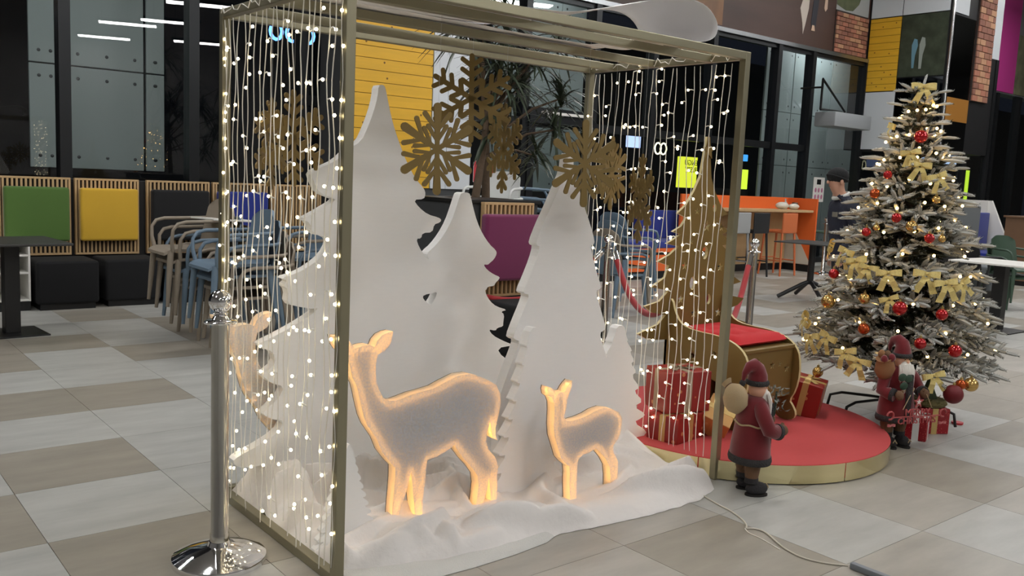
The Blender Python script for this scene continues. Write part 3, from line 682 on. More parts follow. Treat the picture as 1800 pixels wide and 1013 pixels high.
def rope(label, a, b, sag, rad=.025):
    t = thing('barrier_rope', label, 'rope', a, 0, 'red barrier ropes')
    A, B = Vector((0, 0, 0)), Vector(b) - Vector(a)
    pts = [A.lerp(B, q / 24) + Vector((0, 0, -sag * 4 * (q / 24) * (1 - q / 24))) for q in range(25)]
    part('velvet', MB().tube(pts[1:-1], rad, 10), M_RED, t, 60)
    part('hook', MB().tube(pts[:2], rad * 1.05, 10), M_CHROME, t, 60); part('hook', MB().tube(pts[-2:], rad * 1.05, 10), M_CHROME, t, 60)
S5p = (4.78, 3.85)
stanchion('chrome rope post hidden behind the gold tree panel of the sleigh', *S5p)
rope('red velvet rope hanging behind the light curtain beside the gold tree', (S2p[0] + .02, S2p[1] - .06, .84), (S5p[0], S5p[1] + .06, .84), .40)
rope('red velvet rope showing between two foam trees', (S2p[0] - .06, S2p[1] + .01, .84), (3.75, 5.75, .84), .40)
rope('red velvet rope hanging steeply from the post behind the gold sleigh', (S3p[0] - .06, S3p[1] - .01, .84), (S5p[0] + .06, S5p[1] + .01, .84), .55)
rope('far red velvet rope next to the walking person', (S4p[0] + .05, S4p[1], .84), (15.3, 8.0, .84), .4, .03)
# ---- power cord on the floor in front
def cord(pts, r, m_, label, name='power_cord', cat='cord'):
    P = [Vector((x, y, r)) for x, y in pts]
    for _ in range(2):
        q = [P[0]]
        for a, b in zip(P[:-1], P[1:]): q += [a * .75 + b * .25, a * .25 + b * .75]
        P = q + [P[-1]]
    o = part(name, MB().tube([p - P[0] for p in P], r, 8), m_, None, 60); o.location = P[0]
    return tag(o, label, cat)
cord([(3.25, 2.523), (3.202, 2.374), (3.19, 2.293), (3.149, 2.203), (3.107, 2.148), (3.072, 2.134), (3.11, 2.117), (3.12, 2.067), (3.063, 1.973), (3.033, 1.913), (3.015, 1.824), (3.048, 1.746), (3.105, 1.685)], .0035, mat('beige_cable', rgb(206, 200, 186), .45), 'pale beige power cord snaking from the gauze cloth over the tiles')
cord([(3.077, 2.138), (3.048, 2.1), (3.048, 2.044), (3.023, 1.953), (3.014, 1.926)], .0018, M_WIRE, 'thin clear wire looping beside the power cord on the tiles', 'thin_wire')
sl = part('cord_coupler', MB().rbox(0, .22, -.013, .013, .001, .026, .006), mat('grey_plastic', rgb(122, 128, 134), .5), None, 40); sl.location = (3.100, 1.670, 0); sl.rotation_euler = (0, 0, -1.563)
tag(sl, 'grey plastic sleeve at the end of the power cord', 'cable sleeve')


# ================================================================== seating behind the display
M_CUSH = {'green': mat('green_velvet', rgb(74, 108, 40), .8, sheen=.25, noise_amt=.08, noise_scale=4), 'yellow': mat('yellow_velvet', rgb(206, 164, 40), .8, sheen=.25, noise_amt=.06, noise_scale=4),
          'black': mat('black_velvet', rgb(10, 11, 14), .85, sheen=.1), 'blue': mat('blue_velvet', rgb(22, 42, 132), .8, sheen=.2), 'magenta': mat('magenta_velvet', rgb(112, 30, 78), .8, sheen=.25)}
M_SLATB = mat('slat_backing', rgb(34, 32, 31), .9)  # plain dark board behind the slats
def soft_box(x0, x1, y0, y1, z0, z1, b, seed=0):
    m = MB(); bm = bmesh.new(); bmesh.ops.create_cube(bm, size=1)
    for v in bm.verts: v.co = ((x0+x1)/2 + v.co.x*(x1-x0), (y0+y1)/2 + v.co.y*(y1-y0), (z0+z1)/2 + v.co.z*(z1-z0))
    bmesh.ops.bevel(bm, geom=bm.edges[:], offset=b, segments=4, profile=.55, affect='EDGES')
    return m.bm(bm)
def slat_back(x0, x1, y, z0, z1, label, n=14, group='slatted wooden back panels'):
    w = x1 - x0; t = thing('slat_panel', label, 'back panel', (x0, y, z0), 0, group)
    part('backing', MB().box(0.02, w - .02, .025, .05, .01, z1 - z0 - .01), M_SLATB, t)
    for z in (0, z1 - z0 - .02): part('frame_rail', MB().rbox(0, w, 0, .05, z, z + .02, .003), M_WOOD, t)
    for x in (0, w - .02): part('frame_side', MB().rbox(x, x + .02, 0.0005, .0495, .02, z1 - z0 - .02, .003), M_WOOD, t)
    sm = MB().rbox(-.0095, .0095, 0, .025, .02, z1 - z0 - .02, .002).mesh('slat', M_WOOD)
    for k in range(n): place('slat', sm, t, (.02 + (w - .04) * (k + .5) / n, .001, 0))
    return t
def cushion(x0, x1, y, z0, z1, colour, label):
    o = part('back_cushion', soft_box(x0 - (x0+x1)/2, x1 - (x0+x1)/2, -.09, 0, 0, z1 - z0, .028), M_CUSH[colour], None, 60); o.location = ((x0 + x1) / 2, y, z0)
    return tag(o, label, 'cushion', 'square velvet back cushions')
BQ = [(1.60, 2.225, 'green', 'green'), (2.262, 2.868, 'yellow', 'yellow'), (2.945, 3.60, 'black', 'black'), (3.635, 4.26, 'blue', 'blue')]
for x0, x1, c, nm in BQ:
    slat_back(x0, x1, 9.56, .46, 1.215, 'slatted pale wood panel behind the %s square cushion' % nm, 15)
    cushion(x0 + .03, x1 - .03, 9.555, .60, 1.122, c, '%s square velvet cushion on a slatted wooden back' % nm)
slat_back(.97, 1.57, 9.56, .46, 1.215, 'slatted pale wood panel at the left end of the bench row', 15)
slat_back(4.30, 4.92, 9.56, .46, 1.215, 'slatted pale wood panel behind the light curtain near the yellow planks', 15)
sk = structure(part('trim_bench_back', MB().box(.9, 5.0, 9.613, 9.92, 0, 1.2), mat('bench_back_black', rgb(28, 28, 29), .7)))
def ottoman(x0, x1, y0, y1, label, h=.455):
    t = thing('ottoman', label, 'ottoman', ((x0 + x1) / 2, (y0 + y1) / 2, 0), 0, 'black cube ottomans')
    w, d = (x1 - x0) / 2, (y1 - y0) / 2
    part('seat_cube', soft_box(-w, w, -d, d, .055, h, .03), M_DARKF, t, 60)
    part('plinth', MB().box(-w + .03, w - .03, -d + .03, d - .03, 0, .058), M_BLACK, t)
ottoman(1.80, 2.335, 9.0, 9.52, 'black cube ottoman below the green cushion')
ottoman(2.40, 2.925, 9.04, 9.53, 'black cube ottoman below the yellow cushion')
ottoman(2.985, 3.55, 9.04, 9.53, 'black cube ottoman below the black cushion')
ottoman(3.63, 4.20, 9.04, 9.53, 'black cube ottoman below the blue cushion')
# white shelf unit beside the ottomans
t = thing('shelf_unit', 'low white shelf unit with black plinth beside the black ottomans', 'shelf', (1.48, 9.28, 0))
part('plinth', MB().box(-.28, .28, -.2, .22, 0, .09), M_BLACK, t)
for x in (-.28, .262): part('side_panel', MB().rbox(x, x + .018, -.22, .22, .09, .62, .002), M_WHITE, t)
for z in (.09, .34, .50, .602): part('shelf', MB().rbox(-.262, .262, -.215, .21, z, z + .018, .002), M_WHITE, t)
part('back_panel', MB().box(-.262, .262, .21, .22, .09, .62), M_WHITE, t)
# ---- pedestal tables
def pedestal_table(label, x, y, rz, w, d, h, top, base_w, group='pedestal tables', col=.055):
    t = thing('pedestal_table', label, 'table', (x, y, 0), rz, group)
    part('table_top', MB().rbox(-w/2, w/2, -d/2, d/2, h - .02, h, .006), top, t)
    part('column', MB().rbox(-col, col, -col, col, .012, h - .02, .004), M_BLACK, t)
    part('base_plate', MB().rbox(-base_w/2, base_w/2, -base_w/2, base_w/2, 0, .012, .004), M_BLACK, t)
    return t
M_TOPDK = mat('dark_laminate', rgb(52, 52, 50), .45)
pedestal_table('dark square pedestal table in front of the green cushion', 1.40, 7.95, R(4), .72, .75, .745, M_TOPDK, .45)
pedestal_table('dark pedestal table at the picture edge beside the white shelf unit', .62, 7.55, R(4), .72, .75, .68, M_TOPDK, .45)
pedestal_table('white topped pedestal table beside the Christmas tree', 10.22, 4.12, R(0), .80, .80, .745, M_WHITE, .48, col=.06)
# tripod table
t = thing('tripod_table', 'dark table on a three footed black stand near the orange bar', 'table', (10.42, 6.55, 0), R(10), 'pedestal tables')
part('table_top', MB().rbox(-.4, .4, -.36, .36, .735, .75, .006), M_TOPDK, t)
part('column', MB().tube([(0, 0, .2), (0, 0, .735)], .042, 14), M_BLACK, t, 40)
for a in (136, 226, 316, 46):
    ca, sa = math.cos(R(a)), math.sin(R(a))
    part('foot', MB().tube([(0, 0, .24), (ca * .1, sa * .1, .2), (ca * .42, sa * .42, .028)], .026, 10), M_BLACK, t, 40)
# ---- stacking plastic armchairs
M_PL = {'blue': mat('blue_plastic', rgb(104, 124, 141), .45), 'beige': mat('beige_plastic', rgb(146, 135, 120), .5), 'black': mat('black_plastic', rgb(38, 39, 41), .5), 'green': mat('green_plastic', rgb(60, 82, 66), .5), 'white': mat('white_plastic', rgb(206, 208, 206), .5)}
def chair_meshes(c):
    m = M_PL[c]; d = {}
    # curved seat with rolled front edge
    sb = MB(); N, K = 14, 12; vs = []
    for side in (0, 1):
        for i in range(N + 1):
            v = i / N
            for j in range(K + 1):
                u = j / K * 2 - 1
                wv = .225 * (1 - .10 * v) * (1 - .12 * max(0, .15 - v) / .15)
                z = .45 - .018 * (1 - u * u) * math.sin(v * math.pi) - .03 * max(0, (.18 - v) / .18) ** 2 + .03 * max(0, (v - .85) / .15) ** 2 - .022 * side
                vs.append((u * wv, -.25 + .46 * v, z))
    L = (N + 1) * (K + 1); fs = []
    for i in range(N):
        for j in range(K):
            a = i * (K + 1) + j
            fs += [(a, a + 1, a + K + 2, a + K + 1), (a + L, a + K + 1 + L, a + K + 2 + L, a + 1 + L)]
    for j in range(K):
        a = j; b = N * (K + 1) + j; fs += [(a, a + L, a + 1 + L, a + 1), (b, b + 1, b + 1 + L, b + L)]
    for i in range(N):
        a = i * (K + 1); b = a + K; fs += [(a, a + K + 1, a + K + 1 + L, a + L), (b, b + L, b + K + 1 + L, b + K + 1)]
    sb.add(vs, fs); d['seat'] = sb.mesh('seat', m, 50)
    bb = MB(); vs = []
    N, K = 10, 10
    for side in (0, 1):
        for i in range(N + 1):
            v = i / N; z = .44 + .40 * v; wv = .20 * (1 - .08 * v) * (1 - .25 * max(0, (v - .85) / .15) ** 2)
            for j in range(K + 1):
                u = j / K * 2 - 1
                zz = z - .03 * max(0, (v - .8) / .2) * u ** 4
                vs.append((u * wv, .20 + .09 * v - .035 * u * u + .016 * side, zz))
    L = (N + 1) * (K + 1); fs = []
    for i in range(N):
        for j in range(K):
            a = i * (K + 1) + j
            fs += [(a, a + K + 1, a + K + 2, a + 1), (a + L, a + 1 + L, a + K + 2 + L, a + K + 1 + L)]
    for j in range(K):
        a = j; b = N * (K + 1) + j; fs += [(a, a + 1, a + 1 + L, a + L), (b, b + L, b + 1 + L, b + 1)]
    for i in range(N):
        a = i * (K + 1); b = a + K; fs += [(a, a + L, a + K + 1 + L, a + K + 1), (b, b + K + 1, b + K + 1 + L, b + L)]
    bb.add(vs, fs); d['backrest'] = bb.mesh('backrest', m, 50)
    d['leg'] = []
    for sx in (-1, 1):
        for (y0, y1) in ((-.20, -.235), (.20, .27)):
            d['leg'].append(MB().tube([(sx * .20, y0, .435), (sx * .215, (y0 + y1) / 2, .22), (sx * .232, y1, 0)], [.026, .022, .014], 10).mesh('leg', m, 50))
    d['arm'] = []
    for sx in (-1, 1):
        pts = [(sx * .215, -.19, .43), (sx * .24, -.205, .52), (sx * .252, -.20, .60), (sx * .255, -.165, .648), (sx * .253, -.10, .665), (sx * .245, .06, .668), (sx * .225, .20, .672), (sx * .18, .245, .68)]
        d['arm'].append(MB().tube(pts, [.017, .015, .014, .014, .014, .014, .014, .012], 8).mesh('armrest', m, 60))
    return d
CM = {c: chair_meshes(c) for c in M_PL}
def chair(c, label, loc, rz, group):
    t = thing('armchair', label, 'chair', loc, rz, group); d = CM[c]
    place('seat', d['seat'], t); place('backrest', d['backrest'], t)
    for l in d['leg']: place('leg', l, t)
    for a in d['arm']: place('armrest', a, t)
    return t
ORD = ['lowest', 'second from below', 'third from below', 'fourth from below', 'fifth from below', 'sixth from below', 'seventh from below']
def stack(cols, x, y, rz, step, where, group, z0=0., only=0):
    fx, fy = math.sin(rz), -math.cos(rz)
    for k, c in enumerate(cols):
        if k < only: continue
        nm = 'topmost' if k == len(cols) - 1 else ORD[k]
        chair(c, '%s plastic armchair, %s in the stack %s' % (c, nm, where), (x + fx * step[0] * k, y + fy * step[0] * k, z0 + step[1] * k), rz, group)
stack(['beige', 'beige', 'blue', 'blue'], 2.78, 6.50, R(-90), (.055, .082), 'nearest the light curtain', 'stacked plastic armchairs')
stack(['beige', 'beige', 'blue', 'beige', 'beige'], 2.80, 7.28, R(-90), (.06, .072), 'beside the black cushion', 'stacked plastic armchairs')
stack(['blue', 'blue', 'beige', 'blue'], 3.55, 7.0, R(-90), (.055, .075), 'behind the tallest foam tree', 'stacked plastic armchairs')
stack(['blue', 'beige', 'blue', 'blue'], 6.98, 6.72, R(90), (.045, .085), 'beside the tiered foam tree', 'stacked plastic armchairs')
stack(['blue'] * 7, 6.30, 7.55, R(60), (.02, .105), 'behind the planter with the tall plant', 'stacked plastic armchairs')
stack(['white'] * 7, 5.72, 7.25, R(-60), (.02, .105), 'between the planter and the pale pillar', 'stacked plastic armchairs')
# small white table top lying among the beige chairs
o = part('tray', MB().rbox(-.24, .24, -.17, .17, 0, .014, .005), M_WHITE); o.location = (2.88, 7.24, .952); o.rotation_euler = (0, R(3), R(12))
tag(o, 'thin white board resting on the beige chair arms', 'board')
# ---- planter with slatted front, magenta cushion and tall plant
t = thing('planter', 'dark planter box with slatted wood front holding the tall plant', 'planter', (4.53, 6.0, 0))
part('box', MB().rbox(-.42, .36, -.34, .40, 0, 1.20, .006), M_CHARC, t); part('rim', MB().rbox(-.44, .38, -.36, .42, 1.20, 1.228, .004), M_BLACK, t)
part('soil', MB().lathe([(.001, 1.235), (.25, 1.232), (.29, 1.228)], 20), mat('soil', rgb(52, 42, 34), .95, bump=.8, bump_scale=60), t)
slat_back(4.275, 4.785, 5.58, .46, 1.212, 'slatted wooden panel on the planter front behind the magenta cushion', 11)
cushion(4.235, 4.84, 5.575, .595, 1.122, 'magenta', 'magenta velvet cushion between two white foam trees')
ottoman(4.25, 4.82, 4.98, 5.5, 'black cube ottoman below the magenta cushion')
M_LEAF = mat('dark_leaf', rgb(58, 68, 52), .4, noise_amt=.35, noise_scale=8)
t = thing('potted_plant', 'tall dark plant with long narrow leaves above the planter', 'plant', (4.55, 6.02, 1.225))
M_BARK = mat('bark', rgb(98, 82, 66), .9, noise_amt=.25, noise_scale=20, bump=.6, bump_scale=50)
rp = random.Random(5)
def leaf(m, p, d, L, wid):
    d = Vector(d).normalized(); side = d.cross(Vector((0, 0, 1)))
    side = side.normalized() if side.length > .05 else Vector((1, 0, 0))
    K = 6; vs = []
    for k in range(K + 1):
        s = k / K; c = Vector(p) + d * L * s + Vector((0, 0, -1)) * L * .42 * s * s
        ww = wid * (math.sin(math.pi * min(1, .12 + s * .88)) ** .7)
        vs += [c - side * ww, c + side * ww + Vector((0, 0, -.002))]
    m.add(vs, [(2*k, 2*k+1, 2*k+3, 2*k+2) for k in range(K)])
HEADS = ((.08, .0, .62, 56, .40, 0), (.12, -.05, 1.08, 70, .46, 0), (-.12, .1, 1.38, 60, .46, 1), (.32, .12, 1.42, 64, .46, 0), (.02, .0, 1.75, 64, .5, 1), (.52, .15, .98, 56, .42, 0), (.85, -.02, .90, 56, .40, 0), (.80, .0, .62, 52, .38, 0), (.50, -.05, 1.20, 56, .42, 0), (.62, .02, .38, 40, .34, 0), (.90, .1, 1.40, 56, .42, 0), (.2, -.1, .95, 50, .42, 1))
TRUNKS = [((-.04, .0), (.06, .0, .95)), ((.10, .04), (.0, .05, 1.2))]
for (bx, by), tp in TRUNKS: part('trunk', MB().tube([(bx, by, 0), ((bx + tp[0]) / 2 + .02, by, tp[2] * .5), tp], [.036, .03, .022], 8), M_BARK, t, 60)
for hx, hy, hz, nn, sp, k in HEADS:
    tp = Vector(TRUNKS[k][1]); sh_ = tp * min(.9, max(.35, hz / 1.9))
    part('stem', MB().tube([sh_, sh_.lerp(Vector((hx, hy, hz)), .6) + Vector((0, 0, .06)), (hx, hy, hz)], [.014, .011, .008], 6), M_BARK, t, 60)
    m = MB()
    for q in range(nn):
        a = rp.uniform(0, 2 * math.pi); e = rp.uniform(-.55, 1.25)
        leaf(m, (hx, hy, hz + rp.uniform(-.1, .08)), (math.cos(a) * math.cos(e), math.sin(a) * math.cos(e), math.sin(e)), sp * rp.uniform(.7, 1.1), rp.uniform(.009, .015))
    f = part('leaves', m, M_LEAF, t); f['kind'] = 'stuff'
# ---- red notice on the glass door, white closer bar
def notice(name, label, x0, x1, z0, z1, y, m, cat):
    t = thing(name, label, cat, ((x0 + x1) / 2, y, z0)); part('sheet', MB().rbox(-(x1-x0)/2, (x1-x0)/2, -.006, 0, 0, z1 - z0, .004), m, t); return t
n_ = notice('notice', 'red notice with white text lines on the glass behind the plant', 7.44, 7.83, 1.33, 1.61, 9.999, mat('notice_red', rgb(206, 48, 62), .5), 'notice')
part('border', MB().box(-.2, .2, -.004, .001, -.006, .286), M_WHITE, n_)
for k, (z, wd) in enumerate(((.20, .1), (.14, .07), (.085, .15))): part('text_line', MB().box(-wd, wd, -.009, -.006, z, z + .022), M_WHITE, n_)
# door in the glass wall
dr = struct_empty('door_1')
for x in (8.3, 9.45): part('stile', MB().box(x, x + .12, 9.88, 9.98, 0, 2.2), M_FRAMEBLK, dr)
part('head', MB().box(8.3, 9.57, 9.86, 9.98, 2.2, 2.42), M_FRAMEBLK, dr); part('closer_bar', MB().rbox(8.5, 9.35, 9.82, 9.86, 2.33, 2.37, .004), M_WHITE, dr)
part('pane', MB().box(8.42, 9.45, 9.93, 9.94, .1, 2.2), M_GLASS, dr)
# ---- blue and orange bench
t = thing('lounge_bench', 'low bench with orange front and blue seat below the windows', 'bench', (10.1, 9.25, 0))
M_ORANGE = mat('orange_laminate', rgb(232, 108, 48), .45)
part('plinth', MB().box(-1.5, 1.1, -.28, .4, 0, .12), M_BLACK, t); part('front', MB().rbox(-1.55, 1.15, -.32, .4, .12, .36, .004), M_ORANGE, t)
part('shadow_gap', MB().box(-1.53, 1.13, -.3, .38, .36, .40), M_BLACK, t); part('top_band', MB().rbox(-1.55, 1.15, -.32, .4, .40, .46, .004), M_ORANGE, t)
part('seat_pad', soft_box(-1.55, 1.15, -.32, .4, .46, .56, .02), M_CUSH['blue'], t, 60)
part('back_pad', soft_box(.2, 1.15, .26, .4, .56, 1.0, .02), M_CUSH['blue'], t, 60)
# ---- orange bar with stools
t = thing('bar_counter', 'orange bar counter with pale wooden top and triangle painted end', 'bar', (13.9, 9.1, 0))
part('counter_top', MB().rbox(-2.7, .0, -.32, .22, 1.035, 1.075, .005), M_WOOD, t)
part('back_panel', MB().rbox(-2.85, .02, .225, .265, .1, 1.275, .004), M_ORANGE, t)
part('end_panel', MB().rbox(.02, .06, -.36, .27, .12, 1.275, .004), M_ORANGE, t)
part('cream_triangle', MB().prism([(.22, .125), (-.33, .125), (.22, 1.0)], .014, .0195, 'YZ'), mat('cream_laminate', rgb(212, 204, 188), .5), t)
part('plinth', MB().box(.0, .07, -.37, .28, 0, .12), M_BLACK, t); part('wood_front', MB().box(-2.8, 0, .20, .222, .12, 1.03), M_WOOD, t)
part('plinth', MB().box(-2.85, 0, .2, .28, 0, .12), M_BLACK, t)
def stool(col, label, x, y):
    t = thing('bar_stool', label, 'stool', (x, y, 0), R(180), 'bar stools at the orange bar')
    part('seat', soft_box(-.2, .2, -.2, .2, .70, .75, .02), col, t, 60); part('backrest', soft_box(-.2, .2, .17, .20, .72, 1.03, .012), col, t, 60)
    for sx in (-1, 1):
        for sy in (-1, 1): part('leg', MB().tube([(sx * .17, sy * .17, .70), (sx * .21, sy * .21, 0)], [.02, .016], 8), col, t, 60)
        part('footrest', MB().tube([(sx * .2, -.2, .25), (sx * .2, .2, .25)], .012, 6), col, t, 60)
    part('footrest', MB().tube([(-.2, -.2, .28), (.2, -.2, .28)], .012, 6), col, t, 60)
stool(mat('grey_stool', rgb(158, 160, 160), .5), 'pale grey bar stool at the orange bar', 11.62, 8.75)
stool(M_PL['black'], 'black bar stool at the orange bar', 12.12, 8.75)
stool(mat('orange_stool', rgb(206, 112, 66), .5), 'orange bar stool at the end of the bar', 12.85, 8.72)
# things lying on the bar
m = MB().ball((0, 0, .06), .15, 16, 10, 1, .6, .42); o = part('plastic_bag', m, mat('bag_white', rgb(214, 210, 198), .4, bump=1., bump_scale=16), None, 60); o.location = (13.35, 9.05, 1.078)
tag(o, 'crumpled white plastic bag lying on the bar counter', 'bag')
m = MB().ball((0, 0, .05), .12, 16, 10, 1.1, .6, .42); o = part('plastic_bag', m, MATS['bag_white'], None, 60); o.location = (13.62, 9.0, 1.078)
tag(o, 'small white plastic bag at the bar counter end', 'bag')
o = part('pump_bottle', MB().lathe([(.001, 0), (.035, 0), (.035, .1), (.012, .13), (.012, .16), (.02, .165), (.001, .18)], 14), mat('bottle_plastic', rgb(190, 196, 196), .2), None, 40); o.location = (13.72, 9.24, 1.076)
tag(o, 'small pump bottle standing on the bar counter', 'bottle')
o = part('metal_tin', MB().lathe([(.001, 0), (.05, 0), (.052, .005), (.052, .115), (.048, .12), (.001, .12)], 18), mat('tin', rgb(92, 78, 66), .4, .6), None, 40); o.location = (13.80, 9.1, 1.076)
tag(o, 'dark round tin at the orange bar end', 'tin')
# ---- seating at the far right
t = thing('lounge_sofa', 'grey high backed lounge sofa behind the Christmas tree', 'sofa', (13.72, 5.85, 0))
M_GREYF = mat('grey_fabric', rgb(104, 108, 110), .9, bump=.15, bump_scale=200)
part('seat_block', soft_box(-.4, .4, -.35, .35, .1, .45, .03), M_GREYF, t, 60); part('backrest', soft_box(-.45, .45, .25, .42, .1, 1.30, .03), M_GREYF, t, 60); part('plinth', MB().box(-.38, .38, -.3, .38, 0, .1), M_BLACK, t)
t = thing('booth_seat', 'white framed booth with a bright blue back cushion', 'booth', (16.6, 7.1, 0))
part('seat_pad', soft_box(-.5, .6, -.45, .2, .38, .48, .02), M_CUSH['blue'], t, 60); part('base', MB().rbox(-.5, .6, -.42, .28, 0, .38, .004), M_WHITE, t)
part('back_cushion', soft_box(-.45, .5, .1, .2, .52, 1.16, .02), M_CUSH['blue'], t, 60); part('back_board', MB().rbox(-.55, .65, .2, .26, .38, 1.38, .004), M_WHITE, t)
part('side_board', MB().prism([(-.5, .0), (.26, .0), (.26, 1.38), (.14, 1.38)], .6, .66, 'YZ'), M_WHITE, t)
chair('black', 'black plastic armchair behind the white table, nearest the tree', (11.55, 5.15, 0), R(80), 'chairs by the white table')
chair('black', 'black plastic armchair next to the dark suitcase', (12.1, 5.2, 0), R(80), 'chairs by the white table')
chair('green', 'dark green plastic armchair under another one by the white table', (12.52, 4.93, 0), R(-25), 'chairs by the white table')
chair('green', 'upper dark green plastic armchair of two stacked by the white table', (12.50, 4.88, .1), R(-25), 'chairs by the white table')
chair('green', 'dark green plastic armchair far behind the bar end', (14.9, 9.1, 0), R(30), 'chairs by the white table')
o = part('suitcase', soft_box(-.2, .2, -.13, .13, .03, .55, .03), MATS['black_fabric'], None, 60); o.location = (12.95, 5.75, -.03); o.rotation_euler = (0, 0, R(30))
tag(o, 'dark navy suitcase standing among the black chairs', 'suitcase')
t = thing('wooden_cabinet', 'brown wooden cabinet with small items on top at the picture edge', 'cabinet', (16.43, 6.15, 0))
M_BROWN = mat('brown_wood', rgb(112, 84, 62), .5, noise_amt=.15, noise_scale=4)
part('body', MB().rbox(-.5, .9, -.25, .3, .08, 1.12, .004), M_BROWN, t); part('plinth', MB().box(-.46, .86, -.2, .28, 0, .08), M_BLACK, t); part('top', MB().rbox(-.53, .93, -.28, .33, 1.12, 1.15, .004), M_BROWN, t)
# ---- lit signs set outside the glass, some in place of reflections in it
def slab(name, label, x0, x1, z0, z1, y, m, cat):
    o = part(name, MB().rbox(x0, x1, y, y + .06, z0, z1, .01), m); return tag(o, label, cat)
s_ = thing('lightbox_sign', 'yellow lit sign with reversed black lettering outside the window', 'sign', (14.45, 12.0, 1.36))
part('box', MB().rbox(-.36, .36, 0, .08, 0, .62, .01), emis('sign_yellow', (.72, .78, .05, 1), .9), s_)
for k, (tx, z) in enumerate((('HENGU', .50), ('CRISPY', .36))):
    o = place('lettering', text_mesh(tx, .15, .002, MATS['black_powder']), s_, (.02, -.012, z), (R(90), 0, 0)); o.scale = (-1, 1, 1)
slab('lit_screen', 'bluish white lit screen outside behind the snowflake', 12.55, 13.2, 2.08, 2.34, 12.0, emis('screen_blue', (.42, .55, 1, 1), 1.2), 'screen')
t = thing('neon_sign', 'pale looped neon sign outside behind the fairy lights', 'neon sign', (13.5, 12.0, 2.1))
for dx in (-.1, .06): part('neon_loop', MB().tube([(dx + .09 * math.cos(a * .524), 0, .11 * math.sin(a * .524)) for a in range(12)], .014, 6, True), emis('neon_warm', (1, .95, .6, 1), 2.5), t, 60)
t = thing('neon_sign', 'blue glowing loops for a reflected sign behind the light curtain', 'neon sign', (6.85, 14.0, 3.58))  # glowing loops stand in for a blue sign mirrored in the glass
for dx in (-.5, -.22, .06): part('neon_loop', MB().tube([(dx + .1 * math.cos(a * .524), 0, .13 * math.sin(a * .524)) for a in range(12)], .028, 6, True), emis('reflected_sign_blue', (.10, .30, 1, 1), 3.0), t, 60)
slab('banner_light', 'narrow yellow green lit banner outside past the bar', 16.15, 16.35, 1.38, 1.80, 12.0, emis('lime', (.62, .9, .05, 1), 1.0), 'sign')
slab('banner_light', 'tall yellow green lit banner outside beside the Christmas tree', 26.1, 26.85, 1.25, 2.2, 12.0, MATS['lime'], 'sign')
slab('lit_screen', 'small blue lit sign above the narrow lit banner', 15.85, 16.3, 1.98, 2.12, 12.0, emis('sign_blue', (.06, .35, .9, 1), 1.0), 'screen')
slab('lit_screen', 'pale blue lit shop window outside right of the Christmas tree', 24.2, 28.6, 2.4, 2.9, 13.0, emis('shop_white', (.55, .7, 1, 1), .9), 'screen')
# poster on the entrance door and ceiling-hung door machine
t = thing('poster', 'white poster with small pictograms on the entrance door', 'poster', (15.92, 9.999, 1.20))
part('sheet', MB().box(-.19, .19, -.008, 0, 0, .48), M_WHITE, t)
for r_ in range(2):
    for c_ in range(3): part('pictogram', MB().ball((-.11 + .11 * c_, -.012, .1 + .13 * r_), .034, 8, 6, 1, .12, 1.4), mat('picto_pink', rgb(190, 120, 150), .6), t, 60)
part('heading', MB().box(-.08, .06, -.010, -.008, .34, .44), MATS['black_powder'], t)
t = thing('door_machine', 'white boxed door heater hung on a black bracket over the entrance', 'heater', (15.85, 9.55, 2.62))
part('body', MB().rbox(-.64, .64, -.22, .22, 0, .27, .03), mat('heater_grey', rgb(150, 154, 156), .4), t, 40); part('bracket', MB().tube([(-.8, 0, .30), (-.8, 0, .85), (.02, 0, .32), (-.8, 0, .30)], .025, 6), M_BLACK, t); part('hanger', MB().tube([(-.8, 0, .7), (-.8, .45, .7)], .02, 6), M_BLACK, t)
part('hanger', MB().tube([(.02, 0, .26), (.02, 0, .33)], .02, 6), M_BLACK, t)

# ================================================================== round podium with the gold sleigh
PC = (4.194, 3.052)
t = thing('podium', 'low round podium with red carpet top and mirrored gold rim', 'podium', (PC[0], PC[1], 0))
part('plinth', MB().lathe([(.828, 0), (.828, .008)], 72), M_BLACK, t, 40)  # thin black disc standing in for the shadow under the rim
M_RIMG = mat('gold_mirror', rgb(226, 214, 170), .14, 1.)
for k in range(7):
    a0, a1 = 2 * math.pi * k / 7 + .003, 2 * math.pi * (k + 1) / 7 - .003
    m = MB(); n = 16; vs = []
    for q in range(n + 1):
        a = a0 + (a1 - a0) * q / n
        for r_, z in ((.838, .006), (.838, .098), (.832, .098), (.832, .006)): vs.append((r_ * math.cos(a), r_ * math.sin(a), z))
    m.add(vs, [(4*q+i, 4*q+(i+1) % 4, 4*q+4+(i+1) % 4, 4*q+4+i) for q in range(n) for i in range(4)] + [(0, 1, 2, 3), (4*n+3, 4*n+2, 4*n+1, 4*n)])
    part('rim_segment', m, M_RIMG, t, 40)
part('carpet_top', MB().lathe([(.001, .1), (.834, .1), (.837, .097), (.834, .02), (.001, .02)], 96), mat('red_carpet', rgb(184, 36, 38), .85, noise_amt=.05, noise_scale=30, sheen=.2), t, 40)
def star(cx, cz, r, rot=90, n=5, inner=.42):
    return [(cx + (r if k % 2 == 0 else r * inner) * math.cos(R(rot + 180 * k / n)), cz + (r if k % 2 == 0 else r * inner) * math.sin(R(rot + 180 * k / n))) for k in range(2 * n)]
def oval(cx, cz, rx, rz): return [(cx + rx * math.cos(R(30 * k)), cz + rz * math.sin(R(30 * k))) for k in range(12)]
